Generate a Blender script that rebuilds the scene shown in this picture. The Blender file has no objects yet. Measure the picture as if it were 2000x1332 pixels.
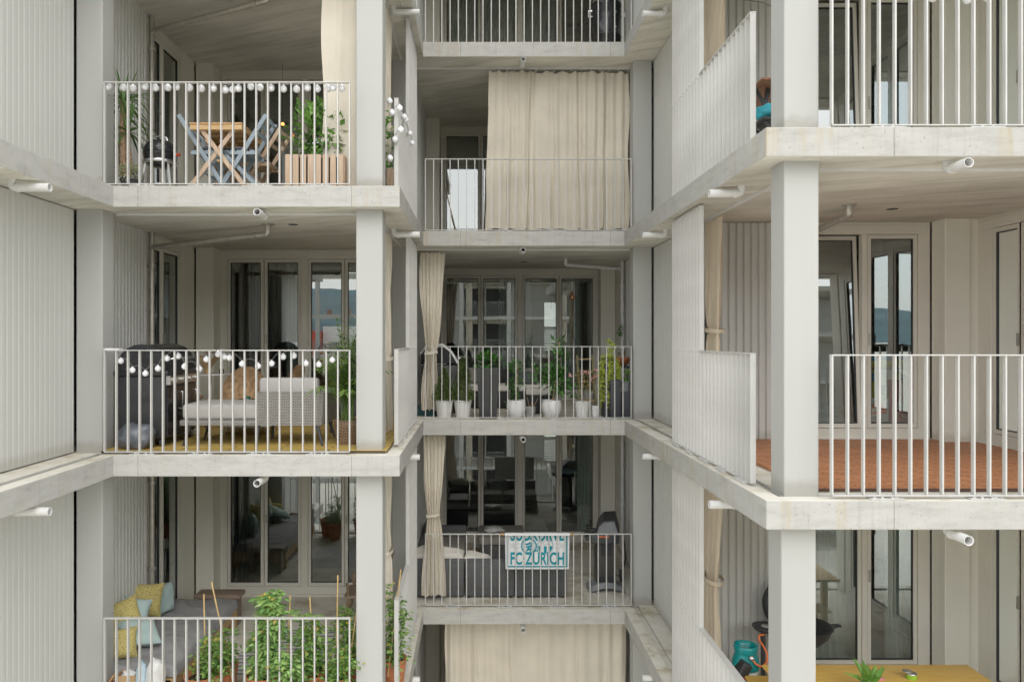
import bpy, bmesh, math, random
from mathutils import Vector, Matrix, noise
PI = math.pi
scene = bpy.context.scene
COL = scene.collection
R = math.radians

# ---------------------------------------------------------------- geometry helpers
F0 = 1500.0
def pX(px, Y): return (px - 935.0) * Y / F0
def pZ(py, Y): return (660.0 - py) * Y / F0
def FT(f): return -1.263 + 2.9 * f          # floor level of storey f
def SB(f): return -1.483 + 2.9 * f          # underside of the slab of storey f

def wloc(o):
    v = Vector((0, 0, 0))
    while o is not None:
        v += o.location; o = o.parent
    return v

class MB:
    def __init__(s):
        s.v = []; s.f = []; s.sm = []; s.M = None
    def add(s, vs, fs, smooth=False):
        n = len(s.v)
        if s.M is not None: vs = [s.M @ Vector(p) for p in vs]
        s.v.extend([tuple(p) for p in vs])
        for f in fs:
            s.f.append([i + n for i in f]); s.sm.append(smooth)
        return s
    def box(s, x0, x1, y0, y1, z0, z1):
        vs = [(x0,y0,z0),(x1,y0,z0),(x1,y1,z0),(x0,y1,z0),(x0,y0,z1),(x1,y0,z1),(x1,y1,z1),(x0,y1,z1)]
        return s.add(vs, [(3,2,1,0),(4,5,6,7),(0,1,5,4),(1,2,6,5),(2,3,7,6),(3,0,4,7)])
    def bbox(s, x0, x1, y0, y1, z0, z1, b=0.01):
        # box with chamfered edges
        cx, cy, cz = (x0+x1)/2, (y0+y1)/2, (z0+z1)/2
        hx, hy, hz = abs(x1-x0)/2, abs(y1-y0)/2, abs(z1-z0)/2
        b = min(b, hx*.49, hy*.49, hz*.49)
        bm = bmesh.new()
        bmesh.ops.create_cube(bm, size=2)
        for v in bm.verts: v.co = Vector((v.co.x*hx, v.co.y*hy, v.co.z*hz))
        bmesh.ops.bevel(bm, geom=bm.edges[:], offset=b, segments=3, profile=.5, affect='EDGES')
        for v in bm.verts: v.co += Vector((cx, cy, cz))
        s.bm(bm, True); return s
    def bm(s, bm, smooth=False):
        bm.verts.index_update()
        s.add([v.co.copy() for v in bm.verts], [[v.index for v in f.verts] for f in bm.faces], smooth)
        bm.free()
    def bar(s, p, q, w, d, up=(0,0,1)):
        p, q = Vector(p), Vector(q); a = (q-p).normalized(); up = Vector(up)
        if abs(a.dot(up)) > .98: up = Vector((0,1,0)) if abs(a.y) < .9 else Vector((1,0,0))
        u = a.cross(up).normalized(); t = u.cross(a).normalized()
        vs = []
        for c in (p, q):
            for su, st in ((-1,-1),(1,-1),(1,1),(-1,1)):
                vs.append(c + u*su*w/2 + t*st*d/2)
        return s.add(vs, [(0,1,2,3),(7,6,5,4),(0,4,5,1),(1,5,6,2),(2,6,7,3),(3,7,4,0)])
    def tube(s, pts, r, seg=8, caps=True):
        pts = [Vector(p) for p in pts]; n = len(pts)
        rs = r if isinstance(r, (list, tuple)) else [r]*n
        vs = []; u = None
        for i in range(n):
            if i == 0: a = pts[1]-pts[0]
            elif i == n-1: a = pts[-1]-pts[-2]
            else: a = (pts[i+1]-pts[i]).normalized() + (pts[i]-pts[i-1]).normalized()
            if a.length < 1e-9: a = Vector((0,0,1))
            a.normalize()
            if u is None:
                u = a.orthogonal().normalized()
            else:
                u = (u - a*u.dot(a))
                u = u.normalized() if u.length > 1e-6 else a.orthogonal().normalized()
            w = a.cross(u)
            for k in range(seg):
                t = 2*PI*k/seg
                vs.append(pts[i] + (u*math.cos(t) + w*math.sin(t))*rs[i])
        fs = []
        for i in range(n-1):
            for k in range(seg):
                k2 = (k+1) % seg
                fs.append((i*seg+k, i*seg+k2, (i+1)*seg+k2, (i+1)*seg+k))
        s.add(vs, fs, True)
        if caps:
            s.add(vs[:seg], [list(range(seg))[::-1]]); s.add(vs[-seg:], [list(range(seg))])
        return s
    def lathe(s, prof, seg=24, c=(0,0,0), smooth=True):
        c = Vector(c); vs = []; fs = []
        m = len(prof)
        for (r, z) in prof:
            for k in range(seg):
                t = 2*PI*k/seg
                vs.append(c + Vector((r*math.cos(t), r*math.sin(t), z)))
        for i in range(m-1):
            for k in range(seg):
                k2 = (k+1) % seg
                fs.append((i*seg+k, i*seg+k2, (i+1)*seg+k2, (i+1)*seg+k))
        s.add(vs, fs, smooth)
        if prof[0][0] > 1e-4: s.add(vs[:seg], [list(range(seg))[::-1]])
        if prof[-1][0] > 1e-4: s.add(vs[-seg:], [list(range(seg))])
        return s
    def prism(s, poly, z0, z1):
        n = len(poly)
        vs = [(x,y,z0) for x,y in poly] + [(x,y,z1) for x,y in poly]
        fs = [(i,(i+1)%n,(i+1)%n+n,i+n) for i in range(n)] + [list(range(n))[::-1], list(range(n,2*n))]
        return s.add(vs, fs)
    def grid(s, fn, nu, nv, smooth=True):
        vs = [fn(i/nu, j/nv) for j in range(nv+1) for i in range(nu+1)]
        fs = [(j*(nu+1)+i, j*(nu+1)+i+1, (j+1)*(nu+1)+i+1, (j+1)*(nu+1)+i) for j in range(nv) for i in range(nu)]
        return s.add(vs, fs, smooth)
    def sphere(s, c, r, seg=14, rings=8, sz=1.0):
        prof = [(max(r*math.sin(PI*i/rings), 0 if i in (0,rings) else 1e-5), -r*sz*math.cos(PI*i/rings)) for i in range(rings+1)]
        prof[0] = (1e-5, -r*sz); prof[-1] = (1e-5, r*sz)
        return s.lathe(prof, seg, c)
    def leaf(s, p, d, n, L, W, bend=.15):
        # pointed leaf folded along its rib, six corners
        d = Vector(d).normalized(); n = Vector(n)
        n = (n - d*n.dot(d)); n = n.normalized() if n.length > 1e-5 else d.orthogonal().normalized()
        t = d.cross(n); p = Vector(p)
        a = p; b = p + d*L*.45 + n*L*bend; c = p + d*L
        e1 = p + d*L*.42 + t*W*.5 + n*L*bend*.4; e2 = p + d*L*.42 - t*W*.5 + n*L*bend*.4
        return s.add([a, e1, c, e2, b], [(0,4,1),(1,4,2),(2,4,3),(3,4,0)], False)
    def build(s, name, mat, parent=None, bevel=0.0):
        me = bpy.data.meshes.new(name)
        off = wloc(parent) if parent is not None else Vector((0,0,0))
        me.from_pydata([(x-off.x, y-off.y, z-off.z) for x,y,z in s.v], [], s.f)
        me.polygons.foreach_set('use_smooth', s.sm)
        me.update()
        o = bpy.data.objects.new(name, me); COL.objects.link(o)
        if mat is not None: me.materials.append(mat)
        if parent is not None: o.parent = parent
        if bevel > 0:
            m = o.modifiers.new('edge', 'BEVEL'); m.width = bevel; m.segments = 2; m.limit_method = 'ANGLE'
        return o

def thing(name, label, cat, loc=(0,0,0), group=None):
    o = bpy.data.objects.new(name, None); COL.objects.link(o)
    o.location = loc; o.empty_display_size = .1
    o['label'] = label; o['category'] = cat
    if group: o['group'] = group
    return o
def tag(o, label, cat, group=None):
    o['label'] = label; o['category'] = cat
    if group: o['group'] = group
    return o
def copy_tree(o, parent=None):
    c = o.copy(); COL.objects.link(c); c.parent = parent
    for ch in list(o.children): copy_tree(ch, c)
    return c

# ---------------------------------------------------------------- materials
def newmat(name):
    m = bpy.data.materials.new(name); m.use_nodes = True
    nt = m.node_tree; b = nt.nodes.get('Principled BSDF')
    return m, nt, b
def N(nt, t, **kw):
    n = nt.nodes.new(t)
    for k, v in kw.items():
        if k.startswith('_'): setattr(n, k[1:], v)
        else: n.inputs[k.replace('__',' ')].default_value = v
    return n
def L(nt, a, ao, b, bi): nt.links.new(a.outputs[ao], b.inputs[bi])
def ramp(nt, stops):
    r = nt.nodes.new('ShaderNodeValToRGB'); e = r.color_ramp.elements
    while len(e) < len(stops): e.new(.5)
    for i, (p, c) in enumerate(stops):
        e[i].position = p; e[i].color = (c[0], c[1], c[2], 1) if isinstance(c, (tuple, list)) else (c, c, c, 1)
    return r
def mixc(nt, fac, a, b, blend='MIX'):
    n = nt.nodes.new('ShaderNodeMix'); n.data_type = 'RGBA'; n.blend_type = blend
    def put(i, v):
        if isinstance(v, tuple) and hasattr(v[0], 'outputs'): nt.links.new(v[0].outputs[v[1]], n.inputs[i])
        elif isinstance(v, (int, float)): n.inputs[i].default_value = v
        else: n.inputs[i].default_value = (v[0], v[1], v[2], 1)
    put(0, fac); put(6, a); put(7, b)
    return (n, 2)
def out(nt, pair, node, inp): nt.links.new(pair[0].outputs[pair[1]], node.inputs[inp])

def plain(name, col, rough=.5, metal=0.0, vary=.12, scale=9.0, bump=0.0, bscale=60.0, spec=None, sheen=0):
    m, nt, b = newmat(name)
    tc = N(nt, 'ShaderNodeTexCoord'); no = N(nt, 'ShaderNodeTexNoise', Scale=scale, Detail=5.0)
    L(nt, tc, 'Object', no, 'Vector')
    rp = ramp(nt, [(.3, tuple(c*(1-vary) for c in col)), (.7, tuple(min(1, c*(1+vary)) for c in col))])
    L(nt, no, 'Fac', rp, 'Fac'); L(nt, rp, 'Color', b, 'Base Color')
    b.inputs['Roughness'].default_value = rough; b.inputs['Metallic'].default_value = metal
    if spec is not None: b.inputs['Specular IOR Level'].default_value = spec
    if sheen: b.inputs['Sheen Weight'].default_value = sheen
    if bump > 0:
        n2 = N(nt, 'ShaderNodeTexNoise', Scale=bscale, Detail=6.0); L(nt, tc, 'Object', n2, 'Vector')
        bp = N(nt, 'ShaderNodeBump', Strength=bump, Distance=.02); L(nt, n2, 'Fac', bp, 'Height'); L(nt, bp, 'Normal', b, 'Normal')
    return m

def leafmat(name, dark, light, rough=.45, trans=.25, yellow=False):
    m, nt, b = newmat(name)
    g = N(nt, 'ShaderNodeNewGeometry')
    st = [(0, dark), (.55, tuple((a+c)/2 for a, c in zip(dark, light))), (1, light)]
    if yellow: st = [(0, dark), (.5, tuple((a+c)/2 for a, c in zip(dark, light))), (.95, light), (.975, (.40, .38, .07)), (1, (.38, .26, .10))]
    rp = ramp(nt, st)
    L(nt, g, 'Random Per Island', rp, 'Fac'); L(nt, rp, 'Color', b, 'Base Color')
    b.inputs['Roughness'].default_value = rough
    tr = N(nt, 'ShaderNodeBsdfTranslucent'); L(nt, rp, 'Color', tr, 'Color')
    mx = N(nt, 'ShaderNodeMixShader', Fac=trans)
    nt.links.new(b.outputs[0], mx.inputs[1]); nt.links.new(tr.outputs[0], mx.inputs[2])
    nt.links.new(mx.outputs[0], nt.nodes['Material Output'].inputs[0])
    return m

def wood(name, dark, light, axis='X', rough=.55, scale=6.0):
    m, nt, b = newmat(name)
    tc = N(nt, 'ShaderNodeTexCoord'); mp = N(nt, 'ShaderNodeMapping')
    sc = {'X': (.6, 9, 9), 'Y': (9, .6, 9), 'Z': (9, 9, .6)}[axis]
    mp.inputs['Scale'].default_value = sc
    L(nt, tc, 'Object', mp, 'Vector')
    no = N(nt, 'ShaderNodeTexNoise', Scale=scale, Detail=6.0, Roughness=.6, Distortion=.6); L(nt, mp, 'Vector', no, 'Vector')
    rp = ramp(nt, [(.32, dark), (.68, light)]); L(nt, no, 'Fac', rp, 'Fac'); L(nt, rp, 'Color', b, 'Base Color')
    b.inputs['Roughness'].default_value = rough
    bp = N(nt, 'ShaderNodeBump', Strength=.15, Distance=.005); L(nt, no, 'Fac', bp, 'Height'); L(nt, bp, 'Normal', b, 'Normal')
    return m

def concrete_slab():
    m, nt, b = newmat('cast_concrete')
    tc = N(nt, 'ShaderNodeTexCoord'); g = N(nt, 'ShaderNodeNewGeometry')
    sx = N(nt, 'ShaderNodeSeparateXYZ'); L(nt, g, 'Normal', sx, 'Vector')
    # --- soffit: tone lifted to offset shade; board marks and blotches running on the skew
    mp = N(nt, 'ShaderNodeMapping'); mp.vector_type = 'TEXTURE'; mp.inputs['Rotation'].default_value = (0, 0, R(-24)); mp.inputs['Scale'].default_value = (2.0, .22, 1)
    L(nt, tc, 'Object', mp, 'Vector')
    n1 = N(nt, 'ShaderNodeTexNoise', Scale=1.7, Detail=7.0, Roughness=.62); L(nt, mp, 'Vector', n1, 'Vector')
    n2 = N(nt, 'ShaderNodeTexNoise', Scale=.7, Detail=4.0); L(nt, tc, 'Object', n2, 'Vector')
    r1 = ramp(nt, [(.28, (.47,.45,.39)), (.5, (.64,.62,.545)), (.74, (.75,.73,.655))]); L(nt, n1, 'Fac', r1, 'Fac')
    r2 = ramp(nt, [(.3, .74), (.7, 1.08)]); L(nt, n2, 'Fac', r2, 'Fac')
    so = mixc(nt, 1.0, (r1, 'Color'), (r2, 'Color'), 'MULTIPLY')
    br = N(nt, 'ShaderNodeTexBrick', Scale=1.0, **{'Mortar__Size': .006, 'Brick__Width': 2.5, 'Row__Height': .5})
    br.offset = .5
    mp2 = N(nt, 'ShaderNodeMapping'); mp2.inputs['Rotation'].default_value = (0, 0, R(24)); L(nt, tc, 'Object', mp2, 'Vector'); L(nt, mp2, 'Vector', br, 'Vector')
    br.inputs['Color1'].default_value = (1,1,1,1); br.inputs['Color2'].default_value = (.9,.9,.9,1); br.inputs['Mortar'].default_value = (.8,.79,.77,1)
    so = mixc(nt, .55, so, mixc(nt, 1.0, so, (br, 'Color'), 'MULTIPLY'))
    # --- edge: darkened against front light, horizontal board marks, warm stains running from the top
    mp3 = N(nt, 'ShaderNodeMapping'); mp3.inputs['Scale'].default_value = (1.3, 1.3, 4.5); L(nt, tc, 'Object', mp3, 'Vector')
    n3 = N(nt, 'ShaderNodeTexNoise', Scale=2.6, Detail=8.0, Roughness=.65); L(nt, mp3, 'Vector', n3, 'Vector')
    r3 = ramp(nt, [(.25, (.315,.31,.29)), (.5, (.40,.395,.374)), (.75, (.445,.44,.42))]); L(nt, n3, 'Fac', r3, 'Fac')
    mp4 = N(nt, 'ShaderNodeMapping'); mp4.inputs['Scale'].default_value = (11, 11, 1.1); L(nt, tc, 'Object', mp4, 'Vector')
    n4 = N(nt, 'ShaderNodeTexNoise', Scale=1.0, Detail=4.0); L(nt, mp4, 'Vector', n4, 'Vector')
    n5 = N(nt, 'ShaderNodeTexNoise', Scale=.55, Detail=2.0); L(nt, tc, 'Object', n5, 'Vector')
    r4 = ramp(nt, [(.52, 0.0), (.72, 1.0)]); L(nt, n4, 'Fac', r4, 'Fac')
    r5 = ramp(nt, [(.42, 0.0), (.62, .75)]); L(nt, n5, 'Fac', r5, 'Fac')
    mm = N(nt, 'ShaderNodeMath', _operation='MULTIPLY'); L(nt, r4, 'Color', mm, 0); L(nt, r5, 'Color', mm, 1)
    ed = mixc(nt, (mm, 0), (r3, 'Color'), (.38, .32, .21))
    so2 = N(nt, 'ShaderNodeSeparateXYZ'); L(nt, tc, 'Object', so2, 'Vector')
    xy = N(nt, 'ShaderNodeMath', _operation='ADD'); L(nt, so2, 'X', xy, 0); L(nt, so2, 'Y', xy, 1)
    cbx = N(nt, 'ShaderNodeCombineXYZ', Y=5.0); L(nt, xy, 0, cbx, 'X')
    sm = N(nt, 'ShaderNodeTexBrick', Scale=1.0, **{'Mortar__Size': .005, 'Brick__Width': 2.3, 'Row__Height': 40.0}); sm.offset = 0
    sm.inputs['Color1'].default_value = (1,1,1,1); sm.inputs['Color2'].default_value = (.965,.965,.955,1); sm.inputs['Mortar'].default_value = (.66,.65,.62,1)
    L(nt, cbx, 'Vector', sm, 'Vector'); ed = mixc(nt, 1.0, ed, (sm, 'Color'), 'MULTIPLY')
    mpv = N(nt, 'ShaderNodeMapping'); mpv.inputs['Scale'].default_value = (18, 18, .8); L(nt, tc, 'Object', mpv, 'Vector')
    nv = N(nt, 'ShaderNodeTexNoise', Scale=1.0, Detail=5.0, Roughness=.7); L(nt, mpv, 'Vector', nv, 'Vector')
    rv = ramp(nt, [(.30, .84), (.46, 1.0)]); L(nt, nv, 'Fac', rv, 'Fac'); ed = mixc(nt, .8, ed, mixc(nt, 1.0, ed, (rv, 'Color'), 'MULTIPLY'))
    # small pores
    n6 = N(nt, 'ShaderNodeTexNoise', Scale=42.0, Detail=3.0); L(nt, tc, 'Object', n6, 'Vector')
    r6 = ramp(nt, [(.28, .72), (.36, 1.0)]); L(nt, n6, 'Fac', r6, 'Fac')
    ed = mixc(nt, 1.0, ed, (r6, 'Color'), 'MULTIPLY')
    # --- top: tone lifted to offset shade, dusty, tan patches
    n7 = N(nt, 'ShaderNodeTexNoise', Scale=2.2, Detail=7.0, Roughness=.7); L(nt, tc, 'Object', n7, 'Vector')
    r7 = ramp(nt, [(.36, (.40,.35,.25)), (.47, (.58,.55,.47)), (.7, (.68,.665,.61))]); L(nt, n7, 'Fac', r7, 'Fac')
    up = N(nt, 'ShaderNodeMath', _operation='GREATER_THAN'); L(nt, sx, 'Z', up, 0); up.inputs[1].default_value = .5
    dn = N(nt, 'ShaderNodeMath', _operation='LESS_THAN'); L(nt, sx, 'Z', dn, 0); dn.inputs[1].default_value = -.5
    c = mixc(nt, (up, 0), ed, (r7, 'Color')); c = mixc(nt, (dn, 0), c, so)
    out(nt, c, b, 'Base Color'); b.inputs['Roughness'].default_value = .85
    b.inputs['Specular IOR Level'].default_value = .25
    bp = N(nt, 'ShaderNodeBump', Strength=.25, Distance=.01); L(nt, n3, 'Fac', bp, 'Height')
    bp2 = N(nt, 'ShaderNodeBump', Strength=.2, Distance=.004); L(nt, n6, 'Fac', bp2, 'Height'); L(nt, bp, 'Normal', bp2, 'Normal'); L(nt, bp2, 'Normal', b, 'Normal')
    return m

def facade_paint(name, col, rough=.5, streak=.035):
    m, nt, b = newmat(name)
    tc = N(nt, 'ShaderNodeTexCoord')
    n1 = N(nt, 'ShaderNodeTexNoise', Scale=.9, Detail=5.0, Roughness=.6); L(nt, tc, 'Object', n1, 'Vector')
    mp = N(nt, 'ShaderNodeMapping'); mp.inputs['Scale'].default_value = (14, 14, .5); L(nt, tc, 'Object', mp, 'Vector')
    n2 = N(nt, 'ShaderNodeTexNoise', Scale=1.0, Detail=4.0); L(nt, mp, 'Vector', n2, 'Vector')
    r1 = ramp(nt, [(.3, tuple(c*(1-streak) for c in col)), (.7, tuple(c*(1+streak*.6) for c in col))]); L(nt, n1, 'Fac', r1, 'Fac')
    r2 = ramp(nt, [(.35, 1-streak*.6), (.6, 1.0)]); L(nt, n2, 'Fac', r2, 'Fac')
    c = mixc(nt, 1.0, (r1, 'Color'), (r2, 'Color'), 'MULTIPLY')
    # dust and splash marks just above each floor
    sz = N(nt, 'ShaderNodeSeparateXYZ'); L(nt, tc, 'Object', sz, 'Vector')
    a1 = N(nt, 'ShaderNodeMath', _operation='ADD'); L(nt, sz, 'Z', a1, 0); a1.inputs[1].default_value = 1.263 + 29.0
    a2 = N(nt, 'ShaderNodeMath', _operation='MODULO'); L(nt, a1, 0, a2, 0); a2.inputs[1].default_value = 2.9
    n3 = N(nt, 'ShaderNodeTexNoise', Scale=9.0, Detail=6.0, Roughness=.7); L(nt, tc, 'Object', n3, 'Vector')
    a3 = N(nt, 'ShaderNodeMath', _operation='MULTIPLY_ADD'); L(nt, n3, 'Fac', a3, 0); a3.inputs[1].default_value = -.16; L(nt, a2, 0, a3, 2)
    r3 = ramp(nt, [(0.0, .55), (.02, .35), (.07, 0.0)]); L(nt, a3, 0, r3, 'Fac')
    c = mixc(nt, (r3, 'Color'), c, (col[0]*.62, col[1]*.58, col[2]*.5))
    out(nt, c, b, 'Base Color'); b.inputs['Roughness'].default_value = rough
    n4 = N(nt, 'ShaderNodeTexNoise', Scale=55.0, Detail=3.0); L(nt, tc, 'Object', n4, 'Vector')
    bp = N(nt, 'ShaderNodeBump', Strength=.06, Distance=.004); L(nt, n4, 'Fac', bp, 'Height'); L(nt, bp, 'Normal', b, 'Normal')
    return m

def glass_mat():
    m = bpy.data.materials.new('window_glass'); m.use_nodes = True; nt = m.node_tree
    for n in list(nt.nodes):
        if n.type == 'BSDF_PRINCIPLED': nt.nodes.remove(n)
    t = N(nt, 'ShaderNodeBsdfTransparent'); t.inputs['Color'].default_value = (.74, .80, .77, 1)
    gl = N(nt, 'ShaderNodeBsdfGlossy', Roughness=.004); gl.inputs['Color'].default_value = (.95, 1, 1, 1)
    tc = N(nt, 'ShaderNodeTexCoord'); no = N(nt, 'ShaderNodeTexNoise', Scale=1.3, Detail=1.0); L(nt, tc, 'Object', no, 'Vector')
    bp = N(nt, 'ShaderNodeBump', Strength=.012, Distance=.02); L(nt, no, 'Fac', bp, 'Height'); L(nt, bp, 'Normal', gl, 'Normal')
    fr = N(nt, 'ShaderNodeFresnel', IOR=1.5)
    mu = N(nt, 'ShaderNodeMath', _operation='MULTIPLY_ADD', _use_clamp=True); L(nt, fr, 'Fac', mu, 0); mu.inputs[1].default_value = 1.8; mu.inputs[2].default_value = .175
    mx = N(nt, 'ShaderNodeMixShader'); L(nt, mu, 0, mx, 0)
    nt.links.new(t.outputs[0], mx.inputs[1]); nt.links.new(gl.outputs[0], mx.inputs[2])
    nt.links.new(mx.outputs[0], nt.nodes['Material Output'].inputs[0])
    return m

def weave(name, dark, light, sx=70, sz=110, rough=.6):
    m, nt, b = newmat(name)
    tc = N(nt, 'ShaderNodeTexCoord'); s = N(nt, 'ShaderNodeSeparateXYZ'); L(nt, tc, 'Object', s, 'Vector')
    ad = N(nt, 'ShaderNodeMath', _operation='ADD'); L(nt, s, 'X', ad, 0); L(nt, s, 'Y', ad, 1)
    cb = N(nt, 'ShaderNodeCombineXYZ'); L(nt, ad, 0, cb, 'X'); L(nt, s, 'Z', cb, 'Y')
    br = N(nt, 'ShaderNodeTexBrick', Scale=1.0, **{'Mortar__Size': .004, 'Brick__Width': .05, 'Row__Height': .018})
    br.inputs['Color1'].default_value = (*light, 1); br.inputs['Color2'].default_value = tuple(c*.8 for c in light) + (1,)
    br.inputs['Mortar'].default_value = (*dark, 1); L(nt, cb, 'Vector', br, 'Vector')
    L(nt, br, 'Color', b, 'Base Color'); b.inputs['Roughness'].default_value = rough
    bp = N(nt, 'ShaderNodeBump', Strength=.6, Distance=.006, _invert=True); L(nt, br, 'Fac', bp, 'Height'); L(nt, bp, 'Normal', b, 'Normal')
    return m

def spotted(name, base, dots, scale=28):
    m, nt, b = newmat(name)
    tc = N(nt, 'ShaderNodeTexCoord'); vo = N(nt, 'ShaderNodeTexVoronoi', Scale=scale); L(nt, tc, 'Object', vo, 'Vector')
    rp = ramp(nt, [(.22, dots), (.34, base)]); L(nt, vo, 'Distance', rp, 'Fac'); L(nt, rp, 'Color', b, 'Base Color')
    b.inputs['Roughness'].default_value = .9
    return m

def stripes(name, a, c, axis, period):
    m, nt, b = newmat(name)
    tc = N(nt, 'ShaderNodeTexCoord'); s = N(nt, 'ShaderNodeSeparateXYZ'); L(nt, tc, 'Object', s, 'Vector')
    mo = N(nt, 'ShaderNodeMath', _operation='PINGPONG'); L(nt, s, axis, mo, 0); mo.inputs[1].default_value = period
    no = N(nt, 'ShaderNodeTexNoise', Scale=3.0); L(nt, tc, 'Object', no, 'Vector')
    ad = N(nt, 'ShaderNodeMath', _operation='MULTIPLY_ADD'); L(nt, no, 'Fac', ad, 0); ad.inputs[1].default_value = period*.5; L(nt, mo, 0, ad, 2)
    rp = ramp(nt, [(period*.55, a), (period*.62, c), (period*.95, c), (period, a)])
    rp.color_ramp.interpolation = 'LINEAR'
    L(nt, ad, 0, rp, 'Fac'); L(nt, rp, 'Color', b, 'Base Color'); b.inputs['Roughness'].default_value = .95
    return m

def tiles(name, c1, c2, mortar, w, h, ms, rot=0, rough=.6):
    m, nt, b = newmat(name)
    tc = N(nt, 'ShaderNodeTexCoord'); mp = N(nt, 'ShaderNodeMapping'); mp.inputs['Rotation'].default_value = (0,0,rot); L(nt, tc, 'Object', mp, 'Vector')
    br = N(nt, 'ShaderNodeTexBrick', Scale=1.0, **{'Mortar__Size': ms, 'Brick__Width': w, 'Row__Height': h})
    br.inputs['Color1'].default_value = (*c1, 1); br.inputs['Color2'].default_value = (*c2, 1); br.inputs['Mortar'].default_value = (*mortar, 1)
    L(nt, mp, 'Vector', br, 'Vector')
    mp2 = N(nt, 'ShaderNodeMapping'); mp2.inputs['Scale'].default_value = (3, 40, 1); L(nt, mp, 'Vector', mp2, 'Vector')
    no = N(nt, 'ShaderNodeTexNoise', Scale=1.5, Detail=5.0); L(nt, mp2, 'Vector', no, 'Vector')
    rp = ramp(nt, [(.3, .65), (.7, 1.15)]); L(nt, no, 'Fac', rp, 'Fac')
    c = mixc(nt, 1.0, (br, 'Color'), (rp, 'Color'), 'MULTIPLY'); out(nt, c, b, 'Base Color')
    b.inputs['Roughness'].default_value = rough
    bp = N(nt, 'ShaderNodeBump', Strength=.5, Distance=.005, _invert=True); L(nt, br, 'Fac', bp, 'Height'); L(nt, bp, 'Normal', b, 'Normal')
    return m

def fabric(name, col, trans=.0, vary=.08):
    m, nt, b = newmat(name)
    tc = N(nt, 'ShaderNodeTexCoord'); no = N(nt, 'ShaderNodeTexNoise', Scale=2.0, Detail=5.0); L(nt, tc, 'Object', no, 'Vector')
    rp = ramp(nt, [(.3, tuple(c*(1-vary) for c in col)), (.7, tuple(min(1, c*(1+vary)) for c in col))]); L(nt, no, 'Fac', rp, 'Fac')
    L(nt, rp, 'Color', b, 'Base Color'); b.inputs['Roughness'].default_value = .95; b.inputs['Specular IOR Level'].default_value = .15
    n2 = N(nt, 'ShaderNodeTexNoise', Scale=220.0, Detail=2.0); L(nt, tc, 'Object', n2, 'Vector')
    n3 = N(nt, 'ShaderNodeTexNoise', Scale=7.0, Detail=4.0); L(nt, tc, 'Object', n3, 'Vector')
    bp0 = N(nt, 'ShaderNodeBump', Strength=.25, Distance=.02); L(nt, n3, 'Fac', bp0, 'Height')
    bp = N(nt, 'ShaderNodeBump', Strength=.1, Distance=.002); L(nt, n2, 'Fac', bp, 'Height'); L(nt, bp0, 'Normal', bp, 'Normal'); L(nt, bp, 'Normal', b, 'Normal')
    if trans > 0:
        tr = N(nt, 'ShaderNodeBsdfTranslucent'); L(nt, rp, 'Color', tr, 'Color')
        mx = N(nt, 'ShaderNodeMixShader', Fac=trans)
        nt.links.new(b.outputs[0], mx.inputs[1]); nt.links.new(tr.outputs[0], mx.inputs[2])
        nt.links.new(mx.outputs[0], nt.nodes['Material Output'].inputs[0])
    return m

def sheer(name, col, alpha):
    m = fabric(name, col, .3)
    nt = m.node_tree; o = nt.nodes['Material Output']; src = o.inputs[0].links[0].from_socket
    t = N(nt, 'ShaderNodeBsdfTransparent'); mx = N(nt, 'ShaderNodeMixShader', Fac=alpha)
    nt.links.new(t.outputs[0], mx.inputs[1]); nt.links.new(src, mx.inputs[2]); nt.links.new(mx.outputs[0], o.inputs[0])
    return m

M = {}
M['slab'] = concrete_slab()
M['wall'] = facade_paint('pale_metal_cladding', (.53, .533, .508), .45)
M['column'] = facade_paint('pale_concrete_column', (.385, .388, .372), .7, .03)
M['innercol'] = facade_paint('shade_lifted_column', (.70, .685, .60), .7, .03)  # same columns deep in the balconies, colour raised to offset their shade
M['panel'] = facade_paint('grey_beige_panel', (.68, .66, .585), .5)
M['frame'] = plain('window_frame_paint', (.62, .60, .53), .4, vary=.04, scale=3)
M['rail'] = plain('railing_paint', (.49, .488, .468), .42, vary=.06, scale=5)
M['glass'] = glass_mat()
M['gasket'] = plain('black_gasket', (.02, .022, .025), .6)
M['pvc'] = plain('grey_white_pvc', (.62, .62, .61), .35, vary=.06)
M['steel'] = plain('galvanised_pipe', (.42, .40, .35), .38, .55, vary=.15, scale=14)
M['bluesteel'] = plain('pipe_clamp_steel', (.25, .25, .24), .4, .8)
M['room'] = plain('room_plaster', (.5, .5, .48), .9, vary=.05)
M['darkin'] = plain('pipe_inside', (.05, .05, .05), .9)
M['curtain'] = fabric('beige_curtain', (.66, .605, .505), .14)
M['curtain_tan'] = fabric('tan_curtain', (.60, .51, .385), .12)
M['sheer'] = sheer('white_sheer', (.86, .92, .88), .82)
M['drape'] = fabric('grey_green_drape', (.46, .49, .45), .15)
M['darkdrape'] = fabric('charcoal_drape', (.055, .06, .062))
M['black'] = plain('black_enamel', (.014, .015, .017), .22, vary=.2)
M['blackmatt'] = plain('black_powder_coat', (.022, .023, .025), .5, vary=.15)
M['dkgrey'] = plain('anthracite_plastic', (.035, .038, .045), .45, vary=.12)
M['grey'] = plain('mid_grey_metal', (.17, .18, .19), .4, vary=.1)
M['chrome'] = plain('polished_steel', (.62, .62, .62), .22, .95, vary=.05)
M['white'] = plain('white_plastic', (.72, .72, .71), .4, vary=.03)
M['bulb'] = plain('white_globe', (.82, .83, .86), .3, vary=.01)
M['cord'] = plain('grey_cord', (.18, .17, .15), .7)
M['whitepot'] = plain('white_pot', (.70, .70, .69), .38, vary=.05, scale=4)
M['terra'] = plain('terracotta', (.42, .14, .055), .8, vary=.2, bump=.2)
M['zinc'] = plain('zinc_bucket', (.48, .49, .50), .42, .6, vary=.2)
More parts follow.
